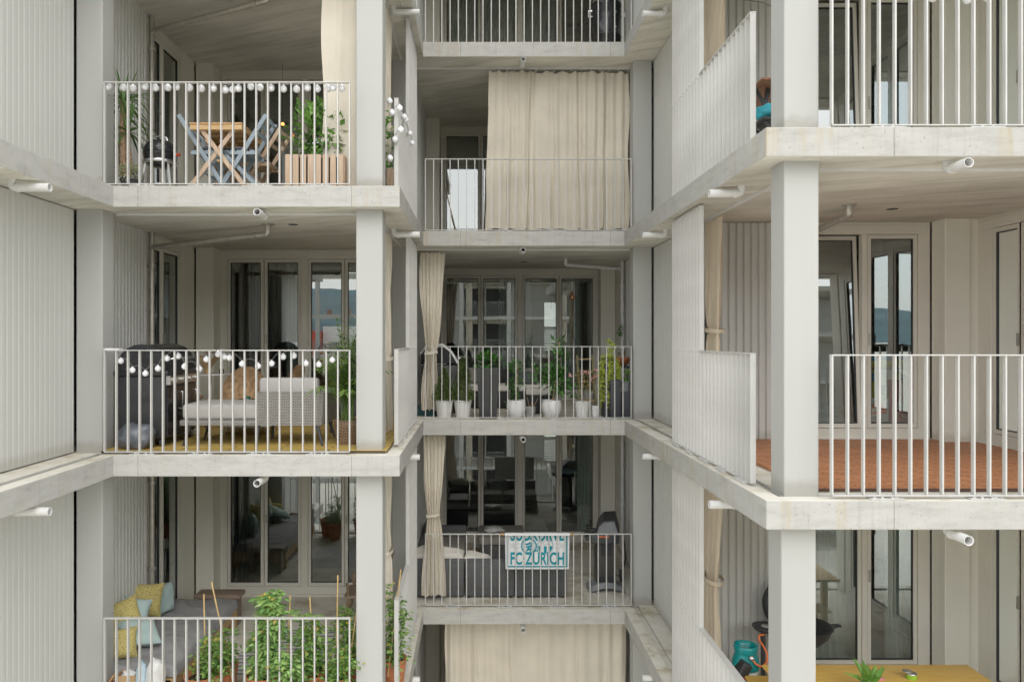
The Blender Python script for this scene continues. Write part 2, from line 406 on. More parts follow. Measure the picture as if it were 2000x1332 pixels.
M['soil'] = plain('potting_soil', (.035, .025, .018), .95, vary=.4, scale=40, bump=.6)
M['bamboo'] = plain('bamboo_cane', (.52, .36, .15), .6, vary=.2)
M['bark'] = plain('brown_bark', (.24, .17, .10), .9, vary=.35, scale=30, bump=.8)
M['tanbark'] = plain('tan_bark', (.42, .28, .17), .9, vary=.3, scale=30, bump=.8)
M['pine'] = wood('pine_wood', (.42, .25, .10), (.60, .40, .19), 'X')
M['pineZ'] = wood('pale_slat_wood', (.40, .27, .17), (.56, .42, .30), 'Z')
M['pineY'] = wood('acacia_wood', (.42, .22, .085), (.60, .36, .16), 'Y')
M['oak'] = wood('oak_table_wood', (.58, .33, .05), (.74, .47, .10), 'X', .4)
M['greywood'] = wood('grey_brown_board', (.17, .12, .085), (.27, .20, .15), 'X')
M['deck'] = tiles('yellow_deck_boards', (.64, .44, .115), (.53, .35, .08), (.05, .03, .01), 1.1, .12, .008)
M['redtile'] = tiles('red_wood_tiles', (.60, .245, .10), (.44, .16, .062), (.05, .02, .01), .30, .05, .006)
M['bluepaint'] = plain('blue_grey_paint', (.23, .29, .34), .5, vary=.12)
M['cushion'] = fabric('grey_cushion', (.10, .105, .115))
M['palegrey'] = fabric('pale_grey_cushion', (.39, .375, .36))
M['cream'] = fabric('cream_cushion', (.70, .67, .61))
M['taupe'] = fabric('taupe_cushion', (.27, .255, .235))
M['sheet'] = fabric('grey_bed_sheet', (.25, .25, .255), vary=.15)
M['teal_f'] = fabric('pale_teal_cotton', (.36, .47, .46))
M['yellow_f'] = spotted('yellow_print_cotton', (.47, .39, .13), (.16, .13, .04), 46)
M['fur'] = plain('brown_fur', (.42, .26, .135), .95, vary=.4, scale=16, bump=1.0, bscale=90)
M['wicker'] = weave('grey_wicker', (.10, .096, .088), (.33, .315, .29))
M['dwicker'] = weave('dark_wicker', (.025, .027, .03), (.155, .16, .168))
M['bwicker'] = weave('black_wicker', (.006, .006, .007), (.024, .025, .028))
M['basket'] = weave('brown_basket', (.05, .028, .014), (.30, .19, .11))
M['bag'] = plain('grey_bin_bag', (.085, .095, .115), .35, vary=.3, scale=8)
M['whitebag'] = plain('white_carrier_bag', (.68, .68, .67), .4, vary=.15, scale=12)
M['paperbag'] = plain('brown_paper', (.42, .27, .13), .85, vary=.15)
M['red'] = plain('red_plastic', (.55, .05, .025), .4)
M['pink'] = leafmat('pink_petals', (.45, .16, .16), (.75, .42, .38))
M['teal'] = plain('teal_enamel', (.0, .22, .225), .28, vary=.08)
M['tealfab'] = plain('turquoise_cloth', (.02, .30, .38), .7, vary=.2)
M['darkteal'] = plain('dark_teal_plastic', (.005, .055, .065), .4)
M['orange'] = plain('orange_hose', (.70, .13, .02), .45)
M['greencup'] = plain('green_glass', (.0, .07, .045), .1)
M['lime'] = plain('lime_label', (.22, .45, .03), .5)
M['lightblue'] = plain('light_blue_card', (.42, .55, .63), .6)
M['toweltxt'] = plain('teal_print', (.0, .215, .275), .95, vary=.05)
M['towel'] = fabric('white_towel', (.66, .67, .68))
M['thin'] = plain('thin_grey_print', (.30, .34, .36), .95)
M['rug'] = stripes('striped_rug', (.50, .49, .48), (.14, .14, .16), 'Y', .11)
M['lf_yucca'] = leafmat('yucca_leaf', (0.051, 0.123, 0.029), (0.189, 0.319, 0.087))
M['lf_shrub'] = leafmat('shrub_leaf', (0.051, 0.145, 0.022), (0.203, 0.406, 0.072))
M['lf_dark'] = leafmat('glossy_dark_leaf', (.03, .11, .025), (.14, .33, .07), .3)
M['lf_conifer'] = leafmat('conifer_needle', (.05, .095, .025), (.20, .28, .08), .8)
M['lf_tomlight'] = leafmat('young_tomato_leaf', (.08, .20, .04), (.33, .52, .15), yellow=True)
M['lf_tomato'] = leafmat('tomato_leaf', (.045, .125, .02), (.25, .42, .09), yellow=True)
M['lf_lime'] = leafmat('lime_leaf', (0.189, 0.275, 0.029), (0.551, 0.600, 0.072))
M['lf_palm'] = leafmat('palm_leaf', (0.051, 0.123, 0.029), (0.232, 0.348, 0.072))
M['lf_olive'] = leafmat('olive_flowers', (.16, .20, .07), (.60, .60, .40))
M['lf_rose'] = leafmat('rose_leaf', (0.131, 0.145, 0.043), (0.435, 0.304, 0.145))
M['flower'] = leafmat('cream_flower', (.50, .49, .28), (.72, .72, .60))
M['yflower'] = leafmat('yellow_flower', (.55, .38, .02), (.75, .6, .05))
# ---------------------------------------------------------------- the apartment building
XL0, XL1, XR = -3.93, -0.85, 2.235          # slab edges in plan
YL, YC, YR = 8.27, 11.78, 5.97
bld = thing('apartment_building', 'pale grey stepped apartment building with concrete balcony slabs', 'apartment building')

outline = [(XL0, 5.5), (XL0, YL), (XL1, YL), (XL1, YC), (XR, YC), (XR, YR), (10.5, YR), (10.5, 21), (-10, 21), (-10, 5.5)]
def offset(poly, d):
    # inward offset of a clockwise/anticlockwise right-angled outline
    n = len(poly); area = sum(poly[i][0]*poly[(i+1)%n][1]-poly[(i+1)%n][0]*poly[i][1] for i in range(n))
    sg = 1 if area > 0 else -1; res = []
    for i in range(n):
        p0, p1, p2 = Vector(poly[i-1]), Vector(poly[i]), Vector(poly[(i+1)%n])
        a = (p1-p0).normalized(); b = (p2-p1).normalized()
        na = Vector((-a.y, a.x))*sg; nb = Vector((-b.y, b.x))*sg
        q = p1 + na*d + nb*d
        res.append((q.x, q.y))
    return res
def ring(mb, po, pi, z0, z1):
    n = len(po); vs = []
    for (poly, z) in ((po, z0), (pi, z0), (pi, z1), (po, z1)): vs += [(x, y, z) for x, y in poly]
    fs = []
    for i in range(n):
        j = (i+1) % n
        for k in range(4):
            k2 = (k+1) % 4
            fs.append((k*n+i, k*n+j, k2*n+j, k2*n+i))
    mb.add(vs, fs)
kerb_in = offset(outline, .16); gut_in = offset(outline, .25)
for f in range(-3, 4):
    mb = MB()
    ring(mb, outline, kerb_in, SB(f) - .008, FT(f))
    mb.prism(kerb_in, SB(f), FT(f) - .035)
    inner = gut_in
    mb.prism(inner, FT(f) - .034, FT(f) - .002)
    bm = bmesh.new()
    o = mb.build('slab', M['slab'], bld)
    bm.from_mesh(o.data); bmesh.ops.recalc_face_normals(bm, faces=bm.faces); bm.to_mesh(o.data); bm.free()
    m = o.modifiers.new('edge', 'BEVEL'); m.width = .008; m.segments = 2; m.limit_method = 'ANGLE'

def part_box(name, mat, x0, x1, y0, y1, z0, z1, bevel=0.0, parent=None):
    return MB().box(x0, x1, y0, y1, z0, z1).build(name, mat, parent or bld, bevel)

def corrugated(p0, p1, z0, z1, period=.09, depth=.028, mat=None, thick=.03):
    # trapezoid-profile sheet from p0 to p1; ribs stand out to the right of p0->p1
    p0, p1 = Vector((*p0, 0)), Vector((*p1, 0)); d = p1-p0; Ln = d.length; d.normalize()
    n = Vector((d.y, -d.x, 0)); pts = []; s = 0.0
    k = 0
    while s < Ln:
        for (a, h) in ((0, 1), (.58, 1), (.70, 0), (.88, 0)):
            t = s + a*period
            if t <= Ln: pts.append(p0 + d*t + n*depth*h)
        s += period
    pts.append(p0 + d*Ln)
    vs = [Vector((p.x, p.y, z0)) for p in pts] + [Vector((p.x, p.y, z1)) for p in pts]
    m = len(pts); fs = [(i, i+1, i+1+m, i+m) for i in range(m-1)]
    mb = MB().add(vs, fs)
    # backing and cut end
    q = [p0 - n*thick, p1 - n*thick]
    vs = [Vector((c.x, c.y, z)) for z in (z0, z1) for c in (p0, p1, q[1], q[0])]
    mb.add(vs, [(1,2,6,5),(2,3,7,6),(3,0,4,7)])
    return mb.build('corrugated_wall', mat or M['wall'], bld)

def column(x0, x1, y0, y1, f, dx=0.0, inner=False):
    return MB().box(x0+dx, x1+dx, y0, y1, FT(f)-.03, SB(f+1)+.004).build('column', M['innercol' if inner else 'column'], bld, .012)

def window(axis, a0, a1, pos, f, panes, inward, tilt=None):
    """glazed door front. axis 'x': the front runs along X at Y=pos and looks towards -Y;
    axis 'y': runs along Y at X=pos, inward = +1 when the room lies towards +X, -1 towards -X."""
    z0, z1 = FT(f) - .001, SB(f+1)
    gz0, gz1 = FT(f) + .21, SB(f+1) - .20
    def bx(mb, a, b, d0, d1, lo, hi):      # d measured inwards from the face
        if axis == 'x': mb.box(a, b, pos+d0, pos+d1, lo, hi)
        else:
            u, v = sorted((pos + inward*d0, pos + inward*d1)); mb.box(u, v, min(a,b), max(a,b), lo, hi)
    if a0 > a1: a0, a1 = a1, a0
    panes = [tuple(sorted(p)) for p in panes]; panes.sort()
    fr = MB()
    bx(fr, a0, a1, 0, .09, gz1+.055, z1)                # header
    bx(fr, a0, a1, 0.002, .088, z0, gz0-.055)           # sill
    cur = a0
    for (p, q) in panes:
        bx(fr, cur, p-.05, .001, .089, gz0-.055, gz1+.055); cur = q+.05
    bx(fr, cur, a1, .001, .089, gz0-.055, gz1+.055)
    # fine shadow lines: box for the blind, threshold
    bx(fr, a0+.06, a1-.06, -.014, .0, gz1+.085, z1-.035)
    bx(fr, a0, a1, -.035, .0, z0, z0+.035)
    win = fr.build('window', M['frame'], bld, .004)
    for i, (p, q) in enumerate(panes):
        Mt = None
        if tilt and i in tilt:
            pv = Vector((0, pos+.04, gz0)); Mt = Matrix.Translation(pv) @ Matrix.Rotation(-R(tilt[i]), 4, 'X') @ Matrix.Translation(-pv)
        sash = MB(); sash.M = Mt
        for (a, b, lo, hi) in ((p-.044, q+.044, gz1, gz1+.049), (p-.044, q+.044, gz0-.049, gz0), (p-.044, p, gz0, gz1), (q, q+.044, gz0, gz1)):
            bx(sash, a, b, .012, .07, lo, hi)
        s = sash.build('sash', M['frame'], win)
        gk = MB(); gk.M = Mt; t = .012
        for (a, b, lo, hi) in ((p, q, gz1-t, gz1), (p, q, gz0, gz0+t), (p, p+t, gz0+t, gz1-t), (q-t, q, gz0+t, gz1-t)):
            bx(gk, a, b, .022, .05, lo, hi)
        gk.build('gasket', M['gasket'], win)
        gl = MB(); gl.M = Mt; d = .036
        if axis == 'x': gl.add([(p+t,pos+d,gz0+t),(q-t,pos+d,gz0+t),(q-t,pos+d,gz1-t),(p+t,pos+d,gz1-t)], [(0,1,2,3)])
        else:
            x = pos+inward*d; gl.add([(x,p+t,gz0+t),(x,q-t,gz0+t),(x,q-t,gz1-t),(x,p+t,gz1-t)], [(0,1,2,3)])
        gl.build('pane', M['glass'], win)
        if i % 2 == 1:
            h = MB(); zc = (gz0+gz1)/2 - .1
            bx(h, p-.030, p-.012, -.012, .012, zc-.07, zc+.07); h.build('handle', M['steel'], win)
    return win

def tube_part(name, pts, r, mat, seg=10, extra=None):
    mb = MB().tube(pts, r, seg)
    if extra: extra(mb)
    return mb.build(name, mat, bld)

def spout(pe, d, f, ln=.34, r=.0385):
    # short plastic overflow pipe under the slab: elbow at the back, open end at pe, pointing along d
    z = SB(f) - .071; e = Vector((pe[0], pe[1], z)); d = Vector((d[0], d[1], 0))
    b = e - d*ln
    pts = [b + Vector((0,0,.075)), b + Vector((0,0,.03)), b + Vector((0,0,.008)) + d*.01, b + d*.04, e]
    mb = MB().tube(pts, r, 16, False)
    n = len(mb.v)
    # open lip: inner wall
    mb.tube([e, e - d*.002], [r, r*.86], 16, False)
    mb.tube([e - d*.001, e - d*.2], r*.86, 16, False)
    mb.tube([b + d*.045, b + d*.075], r*1.12, 16, True)
    o = mb.build('drain_spout', M['pvc'], bld)
    MB().tube([e - d*.19, e - d*.2], r*.85, 16, True).build('inside', M['darkin'], o)
    return o

# storeys: -2 .. 2
for f in range(-2, 3):
    lo, hi = FT(f) - .02, SB(f+1) + .003
    # left end wall and left balcony
    corrugated((-4.45, 5.72), (-4.45, 8.44), FT(f)+.012, SB(f+1)-.012, .09, .0032)
    part_box('wall_base', M['gasket'], -4.52, -4.475, 5.72, 8.44, lo, FT(f)+.012)
    corrugated((-4.45, 8.75), (-4.45, 10.26), FT(f)+.008, hi)
    column(-4.43, -4.14, 8.45, 8.72, f); column(-1.353, -1.06, 8.47, 8.74, f)
    part_box('flat_wall', M['panel'], -4.6, -4.47, 10.26, 10.42, lo, hi)
    window('y', 10.42, 11.56, -4.47, f, [(10.52, 10.80), (10.92, 11.45)], -1)
    part_box('flat_wall', M['panel'], -4.6, -4.465, 11.56, 12.055, lo, hi)
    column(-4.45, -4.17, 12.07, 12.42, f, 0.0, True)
    window('x', -4.168, -1.5, 12.40, f, [(-4.012,-3.522), (-3.414,-2.918), (-2.711,-2.215), (-2.116,-1.62)], 1)
    part_box('flat_wall', M['panel'], -1.5, -1.06, 12.40, 12.5, lo, hi)
    # middle balcony
    column(-1.35, -1.062, 11.98, 12.26, f); column(2.41, 2.70, 11.98, 12.26, f)
    corrugated((-1.06, 12.50), (-1.06, 15.1), lo, hi, mat=M['wall'])
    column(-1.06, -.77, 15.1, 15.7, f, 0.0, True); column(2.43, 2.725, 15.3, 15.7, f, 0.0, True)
    window('x', -.77, 2.43, 15.69, f, [(-.659,-.01), (.094,.743), (.941,1.59), (1.695,2.333)], 1)
    corrugated((2.735, 14.15), (2.735, 12.28), lo, hi)
    part_box('flat_wall', M['panel'], 2.735, 2.9, 14.15, 15.7, lo, hi)
    # long side wall to the right balcony
    corrugated((2.735, 11.97), (2.735, 9.40), FT(f)+.012, SB(f+1)-.012, .09, .007)
    # right balcony
    corrugated((2.80, 9.41), (4.045, 9.41), FT(f)+.012, SB(f+1)-.01)
    column(2.438, 2.716, 6.13, 6.415, f, -.022 if f < 0 else 0.0)
    window('x', 4.05, 5.538, 9.42, f, [(4.133,4.655), (4.818,5.339)], 1, {0: 3.2} if f in (0, 1) else None)
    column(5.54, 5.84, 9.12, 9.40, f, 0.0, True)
    window('y', 6.45, 9.15, 5.95, f, [(8.863,8.50), (8.40,7.93), (7.72,7.25), (7.15,6.68)], 1)
    part_box('flat_wall', M['panel'], 5.845, 6.05, 9.15, 9.5, lo, hi)
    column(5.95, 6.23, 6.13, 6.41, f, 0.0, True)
    part_box('flat_wall', M['wall'], 6.23, 10.4, 6.25, 6.4, lo, hi)
    # rooms behind the glass
    for (a) in ((-1.2,-1.1,12.5,20.4), (2.78,2.88,9.55,20.4), (-9.9,-1.1,17.4,17.5), (2.88,10.4,14.4,14.5), (-9.9,-9.8,5.8,17.4), (10.3,10.4,6.4,14.4),
                (-9.9,-4.45,5.65,5.72), (-4.66,-4.6,12.4,12.5), (6.06,6.16,9.5,11.5)):
        part_box('room_wall', M['room'], *a, lo, hi)
    part_box('room_wall', M['room'], -1.1, 1.68, 20.3, 20.4, lo, hi)
    part_box('room_wall', M['room'], 2.12, 2.78, 20.3, 20.4, lo, hi)
    part_box('room_wall', M['room'], 1.68, 2.12, 20.3, 20.4, lo, FT(f)+.9); part_box('room_wall', M['room'], 1.68, 2.12, 20.3, 20.4, FT(f)+2.2, hi)
    bw = MB().box(1.68, 1.73, 20.25, 20.31, FT(f)+.9, FT(f)+2.2); bw.box(2.07, 2.12, 20.25, 20.31, FT(f)+.9, FT(f)+2.2); bw.box(1.73, 2.07, 20.25, 20.31, FT(f)+1.5, FT(f)+1.56)
    for k in range(14): bw.bar((1.73, 20.28, FT(f)+.92+.043*k), (2.07, 20.28, FT(f)+.92+.043*k), .03, .03)
    bw.build('window', M['room'], bld)
    MB().add([(1.7,20.33,FT(f)+.9),(2.1,20.33,FT(f)+.9),(2.1,20.33,FT(f)+2.2),(1.7,20.33,FT(f)+2.2)],[(0,1,2,3)]).build('blind', M['sheer'], bld)
    # curtain tracks under the ceilings
    zt = SB(f+1) - .022
    tk = MB().box(-4.13, -1.2, 8.755, 8.79, zt, SB(f+1)-.001); tk.box(-1.215, -1.18, 8.79, 11.9, zt, SB(f+1)-.001); tk.build('curtain_track', M['pvc'], bld)
    MB().box(-1.05, 2.5, 12.28, 12.315, zt, SB(f+1)-.001).build('curtain_track', M['pvc'], bld)
    tk = MB().box(2.74, 5.9, 6.43, 6.465, zt, SB(f+1)-.001); tk.box(2.705, 2.74, 6.43, 9.3, zt, SB(f+1)-.001); tk.build('curtain_track', M['pvc'], bld)
    # rain pipes
    zc = SB(f+1)
    def clamp(x, y):
        return lambda mb: [mb.tube([(x,y,z-.02),(x,y,z+.02)], .052, 12) for z in (zc-.45, zc-1.6, FT(f)+.3)]
    a, b2 = (-4.385, 10.3), (-2.62, 9.55)
    tube_part('downpipe', [(b2[0], b2[1], zc), (b2[0], b2[1], zc-.10), (b2[0]-.02, b2[1]+.01, zc-.125), (a[0]+.05, a[1]-.02, zc-.205), (a[0], a[1], zc-.22), (a[0], a[1], zc-.27), (a[0], a[1], FT(f)-.03)], .036, M['steel'], 12,
              lambda mb: (mb.tube([(b2[0], b2[1], zc-.015), (b2[0], b2[1], zc-.001)], .085, 16), mb.tube([(b2[0]-.16, b2[1]+.06, zc-.137), (b2[0]-.24, b2[1]+.09, zc-.142)], .042, 12), clamp(*a)(mb), mb.tube([(a[0],a[1],zc-.22),(a[0],a[1],zc)], .036, 12)))
    a, b2 = (2.655, 14.2), (1.55, 13.72)
    tube_part('downpipe', [(b2[0], b2[1], zc), (b2[0], b2[1], zc-.09), (b2[0]+.02, b2[1]+.01, zc-.11), (a[0]-.05, a[1]-.02, zc-.14), (a[0], a[1], zc-.16), (a[0], a[1], zc-.2), (a[0], a[1], FT(f)-.03)], .034, M['pvc'], 12,
              lambda mb: (clamp(*a)(mb), mb.tube([(a[0],a[1],zc-.16),(a[0],a[1],zc)], .034, 12)))
    a, b2 = (4.02, 9.30), (3.94, 8.17)
    tube_part('downpipe', [(b2[0], b2[1], zc), (b2[0], b2[1], zc-.09), (b2[0], b2[1]+.02, zc-.11), (a[0], a[1]-.05, zc-.15), (a[0], a[1], zc-.17), (a[0], a[1], FT(f)-.03)], .036, M['steel'], 12,
              lambda mb: (mb.tube([(b2[0], b2[1], zc-.012), (b2[0], b2[1], zc-.001)], .075, 16), clamp(*a)(mb)))
    # ceiling spots
    for (x, y) in ((-2.32, 9.6), (.84, 14.3), (4.55, 8.45)):
        c = MB().lathe([(.058, -.004), (.062, -.002), (.062, 0.0)], 20, (x, y, zc-.001)); c.build('ceiling_light', M['gasket'], bld)
for f in range(-1, 3):
    spout((-2.37, 8.20), (0,-1), f); spout((.68, 11.70), (0,-1), f); spout((3.76, 5.89), (0,-1), f, .27)
    spout((-3.84, 6.88), (1,0), f); spout((-.77, 10.02), (1,0), f); spout((2.15, 7.17), (-1,0), f, .30); spout((2.15, 10.07), (-1,0), f, .30)

# ---------------------------------------------------------------- railings
def railing(label, x0, x1, y, f, step, group='balcony railings of vertical flat bars'):
    t = thing('balcony_railing', label, 'railing', ((x0+x1)/2, y, FT(f)), group)
    zt = FT(f) + 1.133
    MB().box(x0-.008, x1+.008, y-.024, y+.024, zt-.010, zt).build('top_rail', M['rail'], t, .002)
    MB().box(x0, x1, y-.020, y+.020, FT(f)+.024, FT(f)+.034).build('bottom_rail', M['rail'], t, .002)
    n = max(1, round((x1-x0)/step)); bar = None
    for i in range(n+1):
        x = x0 + (x1-x0)*i/n
        if bar is None:
            bar = MB().box(x-.006, x+.006, y-.020, y+.020, FT(f)+.034, zt-.010).build('bar', M['rail'], t)
        else:
            b = bar.copy(); b.location.x += x-x0; COL.objects.link(b); b.parent = t
    k = max(2, round((x1-x0)/.95)+1)
    for i in range(k):
        cx = x0 + .42 + (x1-x0-.75)*i/(k-1)
        pl = MB().box(cx-.135, cx+.135, y-.052, y+.03, FT(f)+.002, FT(f)+.010)
        pl.box(cx-.10, cx-.07, y-.012, y+.012, FT(f)+.010, FT(f)+.024); pl.box(cx+.07, cx+.10, y-.012, y+.012, FT(f)+.010, FT(f)+.024)
        for dx in (-.04, .04): pl.lathe([(.012, 0), (.012, .012)], 8, (cx+dx, y-.036, FT(f)+.010))
        pl.build('base_plate', M['rail'], t)
    return t
def side_screen(label, x, y0, y1, y2, f, step=.125):
    # low balustrade y0..y1 and room-high screen y1..y2
    t = thing('side_screen', label, 'screen', (x, (y0+y2)/2, FT(f)), 'side screens of upright flat bars')
    zt = FT(f)+1.133; zh = SB(f+1)-.035
    MB().box(x-.026, x+.026, y0-.008, y1, zt-.010, zt).build('top_rail', M['rail'], t)
    MB().box(x-.022, x+.022, y0, y2, FT(f)+.024, FT(f)+.034).build('bottom_rail', M['rail'], t)
    MB().box(x-.026, x+.026, y1+.005, y2+.008, zh-.010, zh).build('head_rail', M['rail'], t)
    mid = MB()
    for (a, b, z1, nm) in ((y0, y1, zt-.010, 'bar'), (y1+.012, y2, zh-.010, 'tall_bar')):
        n = round((b-a)/step); bar = None
        for i in range(n+1):
            y = a + (b-a)*i/n
            if nm == 'bar' and i == n: continue
            if nm == 'tall_bar': mid.box(x-.021, x+.021, y-.012, y+.012, zt-.016, zt-.002)
            if bar is None: bar = MB().box(x-.024, x+.024, y-.006, y+.006, FT(f)+.034, z1).build(nm, M['rail'], t)
            else:
                bb = bar.copy(); bb.location.y += y-a; COL.objects.link(bb); bb.parent = t
    sg = -1 if x > 0 else 1
    n = round((y2-y1)/step); scr = None
    for i in range(n+1):
        if scr is None: scr = MB().sphere((x+sg*.026, y1+.012, zt-.01), .011, 8, 4).build('screw', M['rail'], t)
        else:
            s2 = scr.copy(); s2.location.y += (y2-y1-.012)*i/n; COL.objects.link(s2); s2.parent = t
    mid.build('spacer', M['rail'], t)
    k = 5
    for i in range(k):
        cy = y0+.22+(y2-y0-.4)*i/(k-1)
        MB().box(x-.05, x+.05, cy-.12, cy+.12, FT(f)+.002, FT(f)+.024).build('base_plate', M['rail'], t)
    return t
RL = {2:'white railing of the topmost left balcony', 1:'white railing hung with globe lights before the folding dining set', 0:'white railing with looped globe lights before the grey wicker lounger', -1:'white railing before the tomato plants and grey daybed'}
RC = {2:'white railing in front of the black drum smoker', 1:'white railing in front of the drawn beige curtain', 0:'white railing in front of the row of white flower pots', -1:'white railing with the football towel draped over it', -2:'white railing below the lowest drawn curtain'}
RR = {1:'white railing in front of the window with light blue panel, top right', 0:'white railing in front of the red wooden tile floor', -1:'white railing in front of the oak table, bottom right'}
for f in (1, 0, -1): railing(RL[f], -4.055, -1.40, 8.33, f, .126)
for f in (2, 1, 0, -1): railing(RC[f], -.825, 2.36, 11.90, f, .1275)
for f in (1, 0): railing(RR[f], 2.77, 5.86, 6.03, f, .1237)
SLl = {2:'tall grey screen at the very top beside the smoker balcony', 1:'grey bar screen wrapped with globe lights beside the climbing plant', 0:'grey bar screen between the palm balcony and the conifer balcony', -1:'grey bar screen between the tomato balcony and the rattan sofa balcony'}
SRl = {2:'grey bar screen at the top right edge above the curtain', 1:'grey bar screen with rising top edge beside the table and turquoise bag', 0:'grey bar screen beside the red tile floor and tied curtain', -1:'grey bar screen beside the teal gas bottle'}
for f in (2, 1, 0, -1): side_screen(SLl[f], -.952, 8.88, 10.28, 11.55, f)
for f in (2, 1, 0, -1): side_screen(SRl[f], 2.331, 6.53, 8.03, 9.16, f)

# ---------------------------------------------------------------- curtains
def curtain(label, p0, p1, zt, zb, folds, amp, tie=None, tie_w=.35, top_w=1.0, bot_w=.75, seed=0, shift=0.0, mat=None, lean=0.0, group='beige outdoor curtains', name='curtain', cat='curtain', scallop=.02):
    rnd = random.Random(seed); p0, p1 = Vector((*p0, 0)), Vector((*p1, 0))
    d = p1-p0; Ln = d.length; d.normalize(); nr = Vector((-d.y, d.x, 0)); mid = (p0+p1)/2
    ph = [rnd.uniform(0, 6.28) for _ in range(6)]
    def width(z):
        if tie is None:
            t = (zt-z)/(zt-zb); return top_w + (bot_w-top_w)*t
        if z >= tie:
            t = (zt-z)/(zt-tie); t = t**1.9; return top_w + (tie_w-top_w)*t
        t = (tie-z)/(tie-zb); t = 1-(1-t)**1.7; return tie_w + (bot_w-tie_w)*t
    def fn(u, v):
        z = zt + (zb-zt)*v
        w = width(z)
        uu = u + .35/folds*math.sin(2*PI*u*folds*.37+ph[0]) + .12/folds*math.sin(9*v+ph[4])*math.sin(5*u+ph[5])
        a = amp*(.55 + .45*(1-w) + .25*math.sin(4.3*u+ph[1])) * (.75+.35*v)
        nz = noise.noise((folds*1.15*u+seed*7.3, v*.9, seed*3.1)) + .55*noise.noise((folds*2.6*u+seed, v*1.3, 9.0+seed))
        off = a*((1-.62*v if tie is None else .8)*math.sin(2*PI*folds*uu+ph[2]) + 1.9*nz*(.35+.75*v)) + .02*noise.noise((u*3, v*2.2, seed+20.0))
        pin = 0.0
        if tie is not None:
            g = math.exp(-((z-tie)/.05)**2); off *= 1-.55*g
        s = (uu-.5)*Ln*w + shift*(1-w/top_w)*Ln + lean*v
        edge = .012*math.sin(11*v+ph[0])*(1 if u in (0, 1) else 0)
        zz = z - scallop*(1-v)**6*abs(math.sin(PI*folds*u))*(1+.8*noise.noise((folds*u, seed, 2))) + (.015*math.sin(2*PI*folds*.5*u+ph[1]) if v > .98 else 0)
        p = mid + d*(s+edge) + nr*off
        return (p.x, p.y, zz)
    t = thing(name, label, cat, (mid.x, mid.y, zb), group)
    MB().grid(fn, int(folds*12), 40).build('fabric', mat or M['curtain'], t)
    if tie is not None:
        c = mid + d*(shift*(1-tie_w/top_w)*Ln + lean*(zt-tie)/(zt-zb)); rx = Ln*tie_w*.56+.012; ry = amp*1.1+.02
        def band(u, v):
            a = 2*PI*u; q = c + d*rx*math.cos(a) + nr*ry*math.sin(a)
            return (q.x, q.y, tie - .022 + .044*v + .012*math.cos(a))
        MB().grid(band, 28, 3).build('tie_band', mat or M['curtain'], t)
        MB().sphere((c.x+d.x*rx*.6-nr.x*0, c.y+d.y*rx*.6-abs(ry)*.9, tie), .02, 8, 6).build('knot', mat or M['curtain'], t)
    else:
        hk = MB()
        for i in range(int(folds)+1):
            q = p0.lerp(p1, .01+.98*i/int(folds)) - (mid + d*0)*0
            q = mid + d*((i/int(folds)-.5)*Ln*top_w*.98)
            hk.tube([(q.x, q.y, zt-.012), (q.x, q.y, zt+.03)], .006, 6)
        hk.build('hooks', M['pvc'], t)
    return t
ct = lambda f: SB(f+1) - .045
# left column of balconies
curtain('flat beige curtain hanging beside the wooden planter shrub', (-1.85, 8.80), (-1.20, 8.84), ct(1), FT(1)+.06, 3, .022, seed=1, bot_w=1.0)
curtain('beige curtain edge seen behind the globe lights on the upper left side screen', (-1.20, 9.85), (-1.18, 10.25), ct(1), FT(1)+.06, 4, .05, tie=FT(1)+1.1, seed=2, tie_w=.5, bot_w=.9)
curtain('tied beige curtain behind the column next to the palm', (-1.20, 9.75), (-1.18, 10.25), ct(0), FT(0)+.06, 5, .05, tie=FT(0)+1.0, seed=3, tie_w=.5, bot_w=.9)
curtain('tied beige curtain behind the column above the tomato plants', (-1.20, 9.75), (-1.18, 10.25), ct(-1), FT(-1)+.06, 5, .05, tie=FT(-1)+1.4, seed=4, tie_w=.5, bot_w=.9)
# middle column of balconies
curtain('drawn beige curtain, narrow left half with slanting edge', (.20, 12.27), (.93, 12.27), ct(1), FT(1)+.10, 6, .045, seed=5, bot_w=1.05, lean=-.05, scallop=.035)
curtain('drawn beige curtain, wide right half with hooked top edge', (.90, 12.31), (2.40, 12.31), ct(1), FT(1)+.10, 10, .045, seed=6, bot_w=1.0, scallop=.035)
curtain('tied beige curtain beside the two potted conifers', (-.96, 12.30), (-.53, 12.30), ct(0), FT(0)+.11, 7, .045, tie=-.24, seed=7, tie_w=.40, bot_w=.72, lean=-.03)
curtain('tied beige curtain standing before the rattan corner sofa', (-.90, 12.12), (-.545, 12.12), ct(-1), FT(-1)+.10, 6, .045, tie=FT(-1)+1.37, seed=8, tie_w=.52, bot_w=1.14, lean=.0)
curtain('closed beige curtain across the lowest middle balcony', (-.55, 12.30), (2.35, 12.30), ct(-2), FT(-2)+.10, 15, .055, seed=9, bot_w=1.0)
# right column of balconies
curtain('tied beige curtain cut by the top of the picture beside the rising screen', (2.72, 8.45), (2.72, 9.20), ct(1), FT(1)+.06, 6, .075, tie=FT(1)+1.35, seed=10, mat=M['curtain_tan'], tie_w=.6, bot_w=.95)
curtain('tied beige curtain on the balcony with the red tile floor', (2.72, 8.52), (2.72, 9.18), ct(0), FT(0)+.06, 6, .075, tie=FT(0)+1.35, seed=11, mat=M['curtain_tan'], tie_w=.42, bot_w=.8)
curtain('tied beige curtain on the balcony with the gas bottle', (2.72, 8.55), (2.72, 9.20), ct(-1), FT(-1)+.06, 6, .075, tie=FT(-1)+1.38, seed=12, mat=M['curtain_tan'], tie_w=.42, bot_w=.7)
